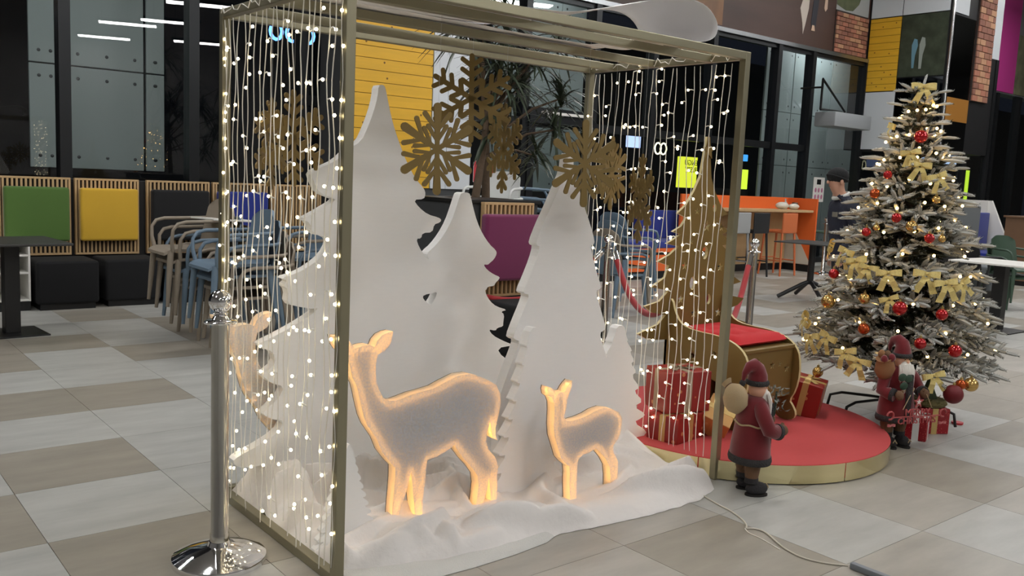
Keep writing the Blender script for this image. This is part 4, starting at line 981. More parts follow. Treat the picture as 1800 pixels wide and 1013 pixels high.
def holed(outer, holes, a0, a1, plane):
    """flat board with real cut-outs; faces material 0, cut edges material 1"""
    P = {'XZ': lambda p, a: (p[0], a, p[1]), 'YZ': lambda p, a: (a, p[0], p[1])}[plane]
    bm = bmesh.new(); es = []; loops = []
    for lp in [outer] + holes:
        vs = [bm.verts.new((p[0], p[1], 0)) for p in lp]
        es += [bm.edges.new((vs[i], vs[(i+1) % len(vs)])) for i in range(len(vs))]; loops.append(lp)
    bmesh.ops.triangle_fill(bm, use_beauty=True, use_dissolve=False, edges=es, normal=(0, 0, 1))
    bm.verts.index_update()
    co = [v.co.copy() for v in bm.verts]; fs = [[v.index for v in f.verts] for f in bm.faces]; bm.free()
    m = MB()
    m.cur = 0
    m.add([P(c, a0) for c in co], fs); m.add([P(c, a1) for c in co], [f[::-1] for f in fs])
    m.cur = 1
    for lp in loops:
        n = len(lp); m.add([P(p, a0) for p in lp] + [P(p, a1) for p in lp], [(i, (i+1) % n, (i+1) % n + n, i + n) for i in range(n)])
    return m
SLX, SLY, SLZ = 4.222, 3.1, .1
sl = thing('sleigh_bench', 'gold cut out sleigh bench with a tree shaped back on the podium', 'bench', (SLX, SLY, SLZ))
PROF = [(3.375, .76), (3.35, .69), (3.31, .635), (3.25, .61), (3.16, .603), (3.05, .602), (2.97, .592), (2.90, .568), (2.85, .53), (2.825, .48), (2.815, .38), (2.832, .28), (2.868, .215), (2.843, .19), (2.818, .15), (2.83, .112), (2.876, .101), (2.935, .104), (2.962, .135), (2.966, .215), (2.956, .285), (2.985, .335), (3.08, .36), (3.18, .335), (3.27, .27), (3.31, .19), (3.32, .101), (3.40, .101), (3.41, .4), (3.41, .76)]
PROF = smooth_poly([(y - SLY, z - SLZ) for y, z in PROF], 1)
for x, nm in ((3.972, 'a'), (4.452, 'b')):
    holes = [star(3.20 - SLY, .46 - SLZ, .032), star(3.05 - SLY, .50 - SLZ, .018)] if nm == 'a' else []
    part('side_panel', holed(PROF, holes, x - SLX, x + .018 - SLX, 'YZ'), [M_GOLDC, M_GOLDE], sl)
sh = [star(4.05 - SLX + .07 * k, .33 + .035 * math.sin(k * 2.1) + (.03 if k % 2 else 0) - .02, .026 if k % 2 else .017) for k in range(6)]
part('apron', holed([(3.992 - SLX, .15), (4.450 - SLX, .15), (4.450 - SLX, .425), (3.992 - SLX, .425)], sh, 2.866 - SLY, 2.88 - SLY, 'XZ'), [M_GOLDC, M_GOLDE], sl)
part('seat_board', MB().rbox(3.992 - SLX, 4.450 - SLX, 2.855 - SLY, 3.375 - SLY, .425, .445, .003), M_GOLDC, sl)
HT = [(.012, 1.70), (.022, 1.63), (.033, 1.56), (.05, 1.466), (.096, 1.383), (.16, 1.30), (.228, 1.253), (.146, 1.228), (.19, 1.178), (.262, 1.147), (.186, 1.132), (.247, 1.103), (.306, 1.079), (.2, 1.062), (.273, 1.015), (.372, .977), (.275, .953), (.30, .885), (.412, .832), (.26, .807), (.335, .748), (.455, .726), (.396, .687), (.273, .665), (.336, .614), (.50, .57), (.40, .528), (.25, .52), (.25, .101)]
outer = [(x, z - SLZ) for x, z in HT] + [(-x, z - SLZ) for x, z in reversed(HT)]
GH = [(4.323, 1.287, 'o', 0.022),(4.261, 1.178, 's', 0.03),(4.262, 1.022, 'o', 0.035),(4.167, 0.842, 'o', 0.035),(4.326, 0.739, 'o', 0.028),(4.084, 0.946, 's', 0.022),(4.069, 0.752, 's', 0.026),(4.197, 0.66, 's', 0.026),(4.429, 0.653, 's', 0.026),(4.401, 1.171, 's', 0.02),(4.163, 1.265, 's', 0.018),(4.13, 1.088, 's', 0.016),(4.413, 0.93, 's', 0.024)]
holes = []
for (x, z, kd, r_) in GH:
    x, z = x - SLX, z - SLZ
    holes.append(star(x, z, r_ * 1.2) if kd == 's' else oval(x, z, r_ * .75, r_ * 1.15))
tb = part('tree_back', holed(outer, holes, 3.393 - SLY, 3.411 - SLY, 'XZ'), [M_GOLDC, M_GOLDE], sl)
part('top_star', MB().prism(star(0, 1.62 - SLZ, .055), 3.383 - SLY, 3.3925 - SLY), M_GOLDC, tb)
# red tufted cushion on the seat
m = MB(); NX_, NY_ = 24, 24; cx0, cx1, cy0, cy1 = 3.995, 4.447, 2.90, 3.38
for s_ in (1, 0):
    for i in range(NX_ + 1):
        for j in range(NY_ + 1):
            u, v = i / NX_, j / NY_
            e = min(1, min(u, 1 - u, v, 1 - v) / .10) ; e = math.sin(e * math.pi / 2)
            tuft = sum(math.exp(-((u - a) ** 2 + (v - b) ** 2) / .006) for a in (.33, .67) for b in (.33, .67))
            z = .546 + (.024 + s_ * (.034 * e - .020 * tuft) - (1 - s_) * .022 * e)
            m.v.append((cx0 + (cx1 - cx0) * u - 4.22, cy0 + (cy1 - cy0) * v - 3.14, z - .546))
L_ = (NX_ + 1) * (NY_ + 1)
for i in range(NX_):
    for j in range(NY_):
        a = i * (NY_ + 1) + j; m.f += [(a, a + NY_ + 1, a + NY_ + 2, a + 1), (a + L_, a + 1 + L_, a + NY_ + 2 + L_, a + NY_ + 1 + L_)]; m.mi += [0, 0]
for i in range(NX_):
    for j in (0, NY_): a = i * (NY_ + 1) + j; m.f.append((a, a + NY_ + 1, a + NY_ + 1 + L_, a + L_)); m.mi.append(0)
for j in range(NY_):
    for i in (0, NX_): a = i * (NY_ + 1) + j; m.f.append((a, a + 1, a + 1 + L_, a + L_)); m.mi.append(0)
o = part('seat_cushion', m, mat('red_cotton', rgb(196, 40, 46), .85, bump=.15, bump_scale=250), None, 70); o.location = (4.22, 3.14, .546)
tag(o, 'red tufted cushion lying on the gold sleigh seat', 'cushion')
# ---- presents
M_PAPER = {}
def paper(name, base, dots, sc):
    m = bpy.data.materials.new(name); m.use_nodes = True; nt = m.node_tree; b = nt.nodes['Principled BSDF']; b.inputs['Roughness'].default_value = .38
    tc = nt.nodes.new('ShaderNodeTexCoord'); v = nt.nodes.new('ShaderNodeTexVoronoi'); v.inputs['Scale'].default_value = sc
    rp_ = nt.nodes.new('ShaderNodeValToRGB'); rp_.color_ramp.interpolation = 'LINEAR'
    rp_.color_ramp.elements[0].position = .16; rp_.color_ramp.elements[0].color = dots; rp_.color_ramp.elements[1].position = .2; rp_.color_ramp.elements[1].color = base
    nt.links.new(tc.outputs['Object'], v.inputs['Vector']); nt.links.new(v.outputs['Distance'], rp_.inputs[0]); nt.links.new(rp_.outputs[0], b.inputs['Base Color'])
    M_PAPER[name] = m
paper('red_spot', rgb(140, 34, 28), rgb(196, 128, 84), 17); paper('kraft', rgb(196, 150, 90), rgb(206, 166, 110), 20); paper('red_plain', rgb(140, 22, 30), rgb(196, 70, 60), 26); paper('red_glitter', rgb(150, 14, 28), rgb(240, 120, 110), 90)
M_RIB = {'gold': mat('gold_ribbon', rgb(206, 176, 112), .35, .4, bump=.3, bump_scale=300), 'silver': mat('silver_ribbon', rgb(176, 160, 136), .35, .6, bump=.6, bump_scale=260), 'white': mat('white_ribbon', rgb(230, 228, 224), .5)}
def bow_mesh(mb, s):
    """two loops, knot and two tails lying about the origin, loops spread along X, facing +Z"""
    for sx in (-1, 1):
        pts = []; w = .20 * s
        for q in range(13):
            a = 2 * math.pi * q / 12
            pts.append(Vector((sx * (.36 + .36 * math.cos(math.pi - a)) * s, 0, (.05 + .20 * math.sin(a) * (1 if True else 0)) * s)))
        for i in range(12):
            p, q2 = pts[i], pts[i+1]; wa = w * (.35 + .65 * math.sin(math.pi * i / 12)); wb = w * (.35 + .65 * math.sin(math.pi * (i + 1) / 12))
            mb.add([p + Vector((0, -wa, 0)), p + Vector((0, wa, 0)), q2 + Vector((0, wb, 0)), q2 + Vector((0, -wb, 0))], [(0, 1, 2, 3)])
    mb.ball((0, 0, .1 * s), .12 * s, 8, 6)
    return mb
def gift(label, w, d, hh, loc, rot, pap, rib, bow=True, tops=True):
    t = thing('gift_box', label, 'present', loc, 0, 'wrapped presents'); t.rotation_euler = rot
    part('wrapped_box', MB().rbox(-w/2, w/2, -d/2, d/2, 0, hh, .006), M_PAPER[pap], t)
    rw = .018; e = .0015
    part('ribbon', MB().box(-rw, rw, -d/2 - e, d/2 + e, -e * .2, hh + e), M_RIB[rib], t); part('ribbon', MB().box(-w/2 - e * .8, w/2 + e * .8, -rw, rw, -e * .1, hh + e * .8), M_RIB[rib], t)
    if bow:
        b = bow_mesh(MB(), .085); b.xf(Matrix.Translation((0, 0, hh)))
        for sx in (-1, 1):
            b.add([(sx * .005, -.01, hh + .008), (sx * .02, .012, hh + .008), (sx * .075, -.045, hh + .004), (sx * .055, -.065, hh + .004)], [(0, 1, 2, 3)])
        part('bow', b, M_RIB[rib], t, 60)
    return t
gift('spotted red present with gold ribbon at the podium edge, under another box', .25, .19, .135, (3.60, 2.98, .1), (0, 0, R(8)), 'red_spot', 'gold', False)
gift('large spotted red present with wide silver ribbon, topmost of the pile', .27, .21, .215, (3.66, 3.03, .238), (0, 0, R(-16)), 'red_spot', 'silver')
gift('kraft paper present tipped on its side beside the small santa', .19, .15, .12, (3.86, 2.93, .145), (R(24), R(-28), R(22)), 'kraft', 'gold', False)
gift('flat dark red present behind the kraft one', .22, .18, .10, (3.83, 3.08, .1), (0, 0, R(12)), 'red_plain', 'gold', False)
gift('red present with silver ribbon under the sleigh seat', .20, .16, .15, (4.24, 3.02, .1), (0, 0, R(-10)), 'red_spot', 'silver')
gift('small kraft present under the sleigh seat beside the curled foot', .13, .12, .12, (4.37, 3.14, .1), (0, 0, R(5)), 'kraft', 'gold', False)
gift('spotted red present with a big gold bow right of the sleigh', .21, .20, .20, (4.68, 2.93, .112), (R(10), R(-3), R(24)), 'red_spot', 'gold')
gift('dark red present half hidden behind the one with the big bow', .16, .15, .15, (4.80, 3.16, .1), (0, 0, R(15)), 'red_plain', 'gold', False)
gift('small red glitter present with white ribbon beside the bearded santa', .13, .12, .14, (5.13, 2.44, 0), (0, 0, R(20)), 'red_glitter', 'white')
gift('red glitter present with gold ribbon under the green gnome hat', .19, .18, .155, (5.36, 2.50, 0), (0, 0, R(-32)), 'red_glitter', 'gold', False)
t = thing('gnome_hat', 'green cone gnome hat with a fluffy brim on the glitter present', 'hat', (5.36, 2.50, .158))
M_FUR = mat('olive_fur', rgb(112, 104, 66), .95, bump=1., bump_scale=120)
part('cone', MB().lathe([(.075, .0), (.05, .05), (.03, .1), (.012, .16), (.001, .185)], 16), mat('green_felt', rgb(62, 72, 50), .9), t, 40)
m = MB(); rf = random.Random(4)
m.lathe([(.05, .0), (.098, .004), (.11, .02), (.095, .042), (.05, .046)], 20)
for q in range(260):
    a = rf.uniform(0, 6.283); r0 = rf.uniform(.07, .105); z0 = rf.uniform(.012, .045); p = Vector((r0 * math.cos(a), r0 * math.sin(a), z0)); d = Vector((math.cos(a + rf.uniform(-.6, .6)), math.sin(a + rf.uniform(-.6, .6)), rf.uniform(-.3, .8))).normalized() * .028
    sd = Vector((-math.sin(a), math.cos(a), 0)) * .003; m.add([p - sd, p + sd, p + d], [(0, 1, 2)])
part('fur_brim', m, M_FUR, t)
# striped candy cane standing beside the presents
m = MB(); m.tube([(0, 0, 0), (0, 0, .14), (.006, 0, .165), (.028, 0, .178), (.048, 0, .165), (.052, 0, .145)], .008, 8)
o = part('candy_cane', m, mat('candy', rgb(196, 150, 140), .3), None, 60); o.location = (5.22, 2.50, .0); tag(o, 'small striped candy cane standing behind the glitter presents', 'candy cane')
# ---- small santa figures
M_SR = mat('santa_red', rgb(108, 16, 25), .9, sheen=.4, noise_amt=.1, noise_scale=30); M_SF = mat('santa_fur', rgb(58, 56, 56), .95, bump=1., bump_scale=150); M_SB = mat('santa_brown', rgb(108, 80, 58), .9, bump=.4, bump_scale=120)
M_BOOT = mat('santa_boot', rgb(44, 42, 44), .85, bump=.5, bump_scale=150); M_SK = mat('doll_skin', rgb(222, 168, 140), .6); M_BEARD = mat('beard', rgb(232, 228, 220), .9); M_SACK = mat('sackcloth', rgb(186, 164, 128), .95, bump=.4, bump_scale=300)
def santa(label, loc, rz, sack, sign):
    t = thing('santa_figure', label, 'figurine', loc, rz, 'small santa figures')
    t.scale = (.86, .86, 1)
    for sx in (-1, 1):
        m = MB(); m.tube([(sx * .052, .02, .06), (sx * .052, .02, .085)], .036, 14)
        m.ball((sx * .055, -.012, .032), .036, 14, 10, 1.05, 1.75, .9); 
        for i in range(len(m.v)):
            if m.v[i][2] < .004: m.v[i] = (m.v[i][0], m.v[i][1], .004)
        bt = part('boot', m, M_BOOT, t, 70)
        part('sole', MB().lathe([(.001, 0), (.038, 0), (.038, .008), (.001, .008)], 16, (sx * .055, -.012, 0), 1, 1.7), mat('boot_sole', rgb(30, 26, 24), .9), bt, 40)
        part('lace_bow', MB().tube([(sx * .055, -.066, .055), (sx * .075, -.072, .04), (sx * .06, -.07, .052), (sx * .045, -.075, .036)], .003, 5), M_SACK, bt, 60)
        part('trouser_leg', MB().tube([(sx * .05, .02, .08), (sx * .055, .022, .13), (sx * .05, .02, .21)], [.034, .042, .045], 14), M_SB, t, 70)
    part('coat', MB().lathe([(.118, .165), (.124, .18), (.118, .24), (.108, .30), (.10, .345), (.102, .39), (.092, .43), (.06, .455), (.03, .465)], 28, (0, .015, 0), 1, .86), M_SR, t, 70)
    m = MB(); rf = random.Random(int(rz * 10)); n = 44
    m.lathe([(.112, .150), (.128, .152), (.132, .166), (.128, .184), (.118, .188)], 32, (0, .015, 0), 1, .86)
    part('coat_fur', m, M_SF, t, 70)
    part('front_fur', MB().rbox(-.02, .02, -.098, -.075, .17, .43, .008), M_SF, t, 40)
    part('belt_cord', MB().tube([(.104 * math.cos(R(10*k)), .015 + .09 * math.sin(R(10*k)), .335 + .004 * math.sin(k)) for k in range(36)], .0045, 6, True), M_SACK, t, 60)
    for sx, tip in ((-1, (-.115, -.085, .315)), (1, (.10, -.105, .325))):
        el = (sx * .15, -.01, .33)
        part('sleeve', MB().tube([(sx * .075, .015, .425), (sx * .115, .015, .395), el, ((el[0]+tip[0])/2, (el[1]+tip[1])/2, .322), tip], [.038, .040, .037, .035, .032], 14), M_SR, t, 70)
        part('cuff', MB().tube([Vector(el).lerp(Vector(tip), .72), Vector(tip)], .038, 14), M_SF, t, 60)
        mt = MB().ball((tip[0] - sx * .016, tip[1] - .026, tip[2] + .004), .027, 12, 8, 1, 1.15, 1); mt.tube([(tip[0] - sx * .02, tip[1] - .02, tip[2] + .015), (tip[0] - sx * .035, tip[1] - .035, tip[2] + .03)], .010, 8)
        part('mitten', mt, M_SB, t, 70)
    hd = part('head', MB().ball((0, 0, .495), .048, 18, 12, .95, .98, 1.08), M_SK, t, 70)
    part('nose', MB().ball((0, -.05, .495), .011, 8, 6), M_SK, hd, 70)
    for sx in (-1, 1):
        part('eye', MB().ball((sx * .017, -.043, .510), .0052, 8, 6), M_BLACK, hd, 70); part('eyebrow', MB().tube([(sx * .007, -.047, .520), (sx * .027, -.042, .522)], .004, 5), M_BEARD, hd, 60)
        part('glasses_ring', MB().tube([(sx * .017 + .012 * math.cos(R(30*k)), -.051, .508 + .010 * math.sin(R(30*k))) for k in range(12)], .0012, 4, True), mat('brass', rgb(190, 160, 90), .3, .9), hd)
    m = MB(); rb = random.Random(9)
    m.ball((0, -.035, .445), .046, 14, 10, 1.0, .62, 1.35)
    for q in range(95):
        x = rb.uniform(-.052, .052); y = -.035 - .022 * math.cos(x * 30) - rb.uniform(0, .006); L = rb.uniform(.08, .155)
        m.tube([(x, y, .478), (x * 1.1, y - .014, .478 - L * .4), (x * .8 + rb.uniform(-.01, .01), y - .012, .478 - L), (x * .5, y - .006, .466 - L)], [.006, .008, .006, .001], 5)
    part('beard', m, M_BEARD, hd, 70)
    for sx in (-1, 1): part('moustache', MB().tube([(0, -.053, .483), (sx * .018, -.056, .479), (sx * .036, -.046, .468)], [.006, .007, .002], 6), M_BEARD, hd, 60)
    ht = part('hat', MB().tube([(0, .004, .522), (0, .006, .556), (sx * 0, .014, .585), (-.012, .038, .606), (-.02, .070, .600), (-.022, .092, .570), (-.02, .098, .535)], [.054, .052, .044, .034, .025, .016, .008], 16), M_SR, t, 70)
    part('hat_fur', MB().tube([(.051 * math.cos(R(15*k)), .004 + .052 * math.sin(R(15*k)), .525) for k in range(24)], .013, 8, True), M_SF, ht, 70)
    part('hat_bobble', MB().ball((-.02, .1, .525), .017, 10, 8), M_SF, ht, 70)
    if sack == 'back':
        s_ = part('sack', MB().lathe([(.001, -.07), (.05, -.062), (.085, -.02), (.09, .02), (.075, .055), (.04, .082), (.024, .092), (.034, .108), (.04, .12), (.001, .112)], 20, (0, 0, 0), 1, .8), M_SACK, t, 70)
        s_.location = (-.015, .125, .445); s_.rotation_euler = (R(-20), R(40), 0); s_.scale = (.86, .86, .86)
        part('sack_tie', MB().tube([(.027 * math.cos(R(30*k)), .022 * math.sin(R(30*k)), .090) for k in range(12)], .005, 6, True), MATS['santa_brown'], s_, 60)
        sp = part('sprig', MB().tube([(.02, -.12, .36), (.03, -.13, .42), (.05, -.14, .47)], .006, 6), mat('sprig_green', rgb(50, 64, 50), .8), t, 60)
        m = MB(); rs = random.Random(2)
        for q in range(60):
            p = Vector((rs.uniform(-.02, .09), rs.uniform(-.17, -.1), rs.uniform(.38, .49))); d = Vector((rs.uniform(-1, 1), rs.uniform(-1, 1), rs.uniform(-.2, 1))).normalized() * .035; sd = d.orthogonal().normalized() * .005
            m.add([p - sd, p + d * .5 + sd, p + d], [(0, 1, 2)])
        part('sprig_needles', m, mat('sprig_silver', rgb(120, 124, 116), .5, .3), t)
    else:
        s_ = part('sack', MB().lathe([(.001, -.06), (.045, -.05), (.068, -.01), (.06, .03), (.05, .055), (.058, .065), (.001, .06)], 18, (0, 0, 0), 1, .85), mat('sack_brown', rgb(150, 108, 72), .95, bump=.4, bump_scale=300), t, 70)
        s_.location = (-.135, .0, .455); s_.rotation_euler = (R(10), R(-18), 0)
        for q, (x, y, z, c) in enumerate(((-.02, -.02, .07, 'santa_red'), (.025, .0, .075, 'santa_brown'), (.0, .025, .08, 'sack_brown'), (.03, -.03, .065, 'santa_red'))): part('sack_filling', MB().ball((x, y, z), .024, 8, 6), MATS[c], s_, 60)
        hl = MB()
        for a in (20, 140, 260): hl.ball((-.055 + .03 * math.cos(R(a)), -.10, .40 + .03 * math.sin(R(a))), .028, 8, 6, 1.2, .25, .8)
        part('holly_leaf', hl, mat('holly', rgb(40, 66, 48), .6), t, 60)
    if sign:
        sg = thing('hanging_sign', 'red wooden sign reading Merry Christmas held by the bearded santa', 'sign', loc, rz)
        M_SG = mat('sign_red', rgb(176, 84, 84), .7)
        for tx, z, sz, x in (('MERRY', .236, .056, .0), ('CHRISTMAS', .190, .050, .0)):
            o = place('lettering', text_mesh(tx, sz, .003, M_SG), sg, (x, -.150, z), (R(90), 0, 0)); o.scale = (1.0, 1.0, 1)
        part('rail', MB().rbox(-.16, .16, -.149, -.144, .210, .216, .001), M_SG, sg)
        part('star', MB().prism(star(.0, .295, .036), -.151, -.146), M_SG, sg); part('inner_star', MB().prism(star(.0, .295, .017), -.153, -.1511), M_WHITE, sg)
        for sx in (-1, 1):
            part('cord', MB().tube([(sx * .10, -.147, .255), (sx * .055, -.145, .335)], .002, 5), M_SACK, sg)
            part('sign_bow', bow_mesh(MB(), .036).xf(Matrix.Translation((sx * .175, -.152, .172)) @ Matrix.Rotation(R(90), 4, 'X')), mat('pink_ribbon', rgb(190, 110, 110), .6), sg, 60)
            part('curl', MB().tube([(sx * (.182 + .022 * math.cos(R(36*k))), -.147, .225 + .022 * math.sin(R(36*k))) for k in range(9)], .005, 6), M_SG, sg, 60)
    return t
santa('small santa doll seen from behind with a beige sack by the gold post', (3.482, 2.412, 0), R(62), 'back', False)
santa('bearded santa doll with red hat standing under the Christmas tree', (4.845, 2.425, 0), R(-20), 'side', True)

# ================================================================== frosted Christmas tree
TX, TY = 5.46, 2.78
def cone_r(z): return .60 * max(0, (2.06 - z) / 1.72) ** .92 + .05
M_FROST = mat('frosted_needles', rgb(178, 180, 176), .9, 0, .2, noise_amt=.2, noise_scale=30)
M_NEED = mat('green_needles', rgb(56, 60, 51), .85, 0, .3, noise_amt=.3, noise_scale=30)
M_TWIG = mat('twig_brown', rgb(88, 76, 62), .9)
def branch_mesh(L, seed):
    rb = random.Random(seed); m = MB()
    ax = lambda s: Vector((L * s, 0, L * (.10 * s - .22 * s * s)))
    m.cur = 2; m.tube([ax(q / 6) for q in range(7)], [.009 * (1 - .6 * q / 6) for q in range(7)], 5)
    tw = []
    n = int(L / .034)
    for i in range(n):
        s = .22 + .78 * (i + .5) / n
        for sd in (-1, 1):
            ln = (.15 - .06 * s) * rb.uniform(.75, 1.15) * min(1, L / .3 + .25)
            a = R(rb.uniform(35, 58)) * sd
            tw.append((ax(s), Vector((math.cos(a), math.sin(a), rb.uniform(-.25, .35))).normalized(), ln))
        if i % 2 == 0: tw.append((ax(s), Vector((.8, rb.uniform(-.3, .3), .7)).normalized(), .08))
    tw.append((ax(.97), Vector((1, 0, -.15)).normalized(), .12))
    for p, d, ln in tw:
        up = Vector((0, 0, 1)); sd = d.cross(up).normalized(); u2 = sd.cross(d)
        bend = Vector((0, 0, -.18 * ln))
        f = lambda s: p + d * ln * s + bend * s * s
        m.cur = 0 if p.x > L * .5 else 1; m.tube([f(.12), f(.5), f(.85), f(1.)], [.006, .0105, .009, .003], 5)
        for q in range(44):
            s = rb.uniform(.05, 1.0); an = rb.uniform(0, 6.283)
            o_ = (sd * math.cos(an) + u2 * math.sin(an)); nl = rb.uniform(.014, .023)
            e = f(s) + (o_ * .85 + d * .75).normalized() * nl; wv = d.cross(o_).normalized() * .0030
            m.cur = 0 if (math.sin(an) > -.1 and rb.random() < (.75 if p.x > L * .45 else .3)) else 1
            m.add([f(s) - wv, f(s) + wv, e], [(0, 1, 2)])
    me = m.mesh('branch', [M_FROST, M_NEED, M_TWIG])
    return me
ct = thing('christmas_tree', 'frosted artificial Christmas tree decorated in red and gold', 'Christmas tree', (TX, TY, 0))
part('trunk', MB().tube([(0, 0, .02), (0, 0, 1.0), (0, 0, 2.05)], [.026, .02, .008], 10), M_TWIG, ct, 60)
BR = {L: [branch_mesh(L, 10 * q + int(L * 100)) for q in range(3)] for L in (.08, .12, .2, .3, .42, .54, .62)}
rb = random.Random(21); z = .36; lv = 0
while z < 2.02:
    r_ = cone_r(z); n = max(4, int(4.5 + r_ * 17)); off = rb.uniform(0, 6.28)
    for k in range(n):
        a = off + 2 * math.pi * k / n + rb.uniform(-.12, .12)
        L = max(.07, r_ - .072) * rb.uniform(.88, 1.08); key = min(BR, key=lambda q: abs(q - L)); s = L / key
        o = place('branch', rb.choice(BR[key]), ct, (.01 * math.cos(a), .01 * math.sin(a), z + rb.uniform(-.03, .03)), (rb.uniform(-.25, .25), R(-6 - 22 * (z / 2.0) ** 2 + rb.uniform(-8, 8)), a))
        o.scale = (s, s, s)
    z += .062 + .045 * r_; lv += 1
o = place('branch', BR[.12][0], ct, (0, 0, 1.97), (0, R(-88), 0)); o.scale = (.8, .8, .8)
# metal stand
st = part('stand', MB().tube([(0, 0, .02), (0, 0, .34)], .02, 10), M_BLACK, ct, 60)
for a in (112, 165, 285, 20):
    ca, sa = math.cos(R(a)), math.sin(R(a))
    part('stand_leg', MB().tube([(0, 0, .12), (ca * .12, sa * .12, .12), (ca * .30, sa * .30, .115), (ca * .37, sa * .37, .09), (ca * .385, sa * .385, .012)], .009, 8), M_BLACK, ct, 60)
o = part('foot_cap', MB().lathe([(.001, 0), (.034, 0), (.036, .012), (.001, .014)], 18), mat('foot_red', rgb(196, 50, 60), .5), None, 40); o.location = (5.70, 2.46, 0)
tag(o, 'flat red disc on the tiles beside the glitter presents', 'disc')
# ---- tree lights
tl = thing('tree_lights', 'string of amber lights wound through the frosted Christmas tree', 'string lights', (TX, TY, 0))
m = MB(); pts = []
for q in range(420):
    s = q / 419; z = .40 + 1.58 * s; a = s * 2 * math.pi * 11; r_ = cone_r(z) * (.84 + .05 * math.sin(q * 1.3)); pts.append((r_ * math.cos(a), r_ * math.sin(a), z + .012 * math.sin(q * .9)))
m.tube(pts, .0016, 4); wv = part('wire', m, mat('green_wire', rgb(50, 56, 46), .6), tl, 60)
tb_me = MB().ball((0, 0, 0), .009, 8, 6).mesh('bulb', M_TREEBULB, 180)
rl = random.Random(8)
for q in range(0, 420, 3):
    p = pts[q]; k = 1.06 + rl.uniform(-.06, .08); place('bulb', tb_me, wv, (p[0] * k, p[1] * k, p[2] + rl.uniform(-.01, .02)))
# ---- baubles and bows, each hung on the tree
M_BB = {'red': mat('bauble_red', rgb(178, 18, 24), .18, .55, coat=.6), 'darkred': mat('bauble_matte', rgb(104, 14, 24), .55, .1), 'gold': mat('bauble_gold', rgb(206, 170, 104), .22, .85), 'copper': mat('bauble_copper', rgb(184, 84, 40), .2, .7)}
def on_tree(x, y, z, push): return (x, y, z)
BAUBLES = [(5.319, 2.685, 1.766, 0.04, 'red', 'shiny red bauble near the tree top, under the top bow'),(5.206, 2.809, 1.532, 0.027, 'red', 'small red bauble high on the tree, beside a pale branch'),(5.19, 2.509, 1.171, 0.03, 'red', 'red glitter bauble at mid height beside a small gold one'),(5.126, 2.687, 1.279, 0.03, 'red', 'red bauble in the middle of the tree above the bows'),(5.085, 2.846, 1.183, 0.028, 'red', 'dark red bauble at mid height on the bar side of the tree'),(5.05, 3.014, 0.912, 0.032, 'red', 'red bauble at the tip of a branch facing the tripod table'),(4.996, 2.546, 0.765, 0.042, 'red', 'large red bauble in the middle of the lower tree'),(5.135, 2.366, 0.746, 0.034, 'red', 'shiny red bauble level with the large one, facing the white table'),(5.008, 2.412, 0.58, 0.034, 'red', 'red bauble just beside the santa head'),(5.146, 2.276, 0.549, 0.038, 'red', 'red bauble low on the tree above the glitter presents'),(4.898, 2.699, 0.627, 0.034, 'copper', 'striped copper bauble just above the santa hat'),(5.173, 2.863, 1.416, 0.03, 'copper', 'copper bauble high on the tree level with the person'),(5.078, 2.23, 0.316, 0.054, 'darkred', 'large matt dark red bauble hanging lowest above the presents'),(5.148, 2.6, 1.234, 0.034, 'gold', 'matt gold bauble at mid height of the tree'),(4.95, 2.742, 0.797, 0.032, 'gold', 'matt gold bauble on the lower tree above the bows'),(5.279, 2.535, 1.396, 0.024, 'gold', 'pale gold bauble high on the tree facing the white table'),(4.975, 2.991, 0.745, 0.042, 'gold', 'large shiny gold bauble on the tree facing the sleigh'),(4.812, 2.919, 0.334, 0.032, 'gold', 'gold bauble hanging at the lowest branches beside the spotted present'),(5.188, 2.187, 0.368, 0.04, 'gold', 'shiny gold bauble hanging lowest on the white table side'),(5.13, 2.218, 0.368, 0.03, 'copper', 'copper bauble between the two lowest hanging ones'),(5.092, 2.787, 1.214, 0.02, 'gold', 'tiny gold bauble beside the dark red one'),(5.247, 2.463, 1.171, 0.022, 'gold', 'tiny gold bauble beside the red glitter one')]
CAPM = mat('bauble_cap', rgb(190, 168, 110), .3, .9)
for k, (x, y, z, r_, c, lab) in enumerate(BAUBLES):
    t = thing('bauble', lab, 'bauble', (x, y, z), 0, 'baubles on the Christmas tree')
    part('globe', MB().ball((0, 0, 0), r_, 20, 14), M_BB[c], t, 180); part('cap', MB().lathe([(.008, r_ * .96), (.008, r_ + .01), (.001, r_ + .01)], 10), CAPM, t, 40); part('loop', MB().tube([(.005 * math.cos(R(45*q)), 0, r_ + .014 + .005 * math.sin(R(45*q))) for q in range(8)], .001, 4, True), CAPM, t)
M_BOW = mat('gold_glitter_ribbon', rgb(232, 208, 132), .38, .25, noise_amt=.3, noise_scale=160, bump=.6, bump_scale=300)
def tree_bow():
    lp = bow_mesh(MB(), .12).mesh('loops', M_BOW, 60); tails = []
    for sx in (-1, 1):
        m = MB(); vs = []
        for q in range(6):
            s = q / 5; c = Vector((sx * (.008 + .05 * s), -.02 - .105 * s, .008 + .012 * math.sin(s * 5))); w = .017 + .006 * s
            vs += [c + Vector((-w, -.006 * sx, 0)), c + Vector((w, .006 * sx, 0))]
        m.add(vs, [(2*q, 2*q+1, 2*q+3, 2*q+2) for q in range(5)]); tails.append(m.mesh('tail', M_BOW))
    return lp, tails
LP_, TAILS = tree_bow()
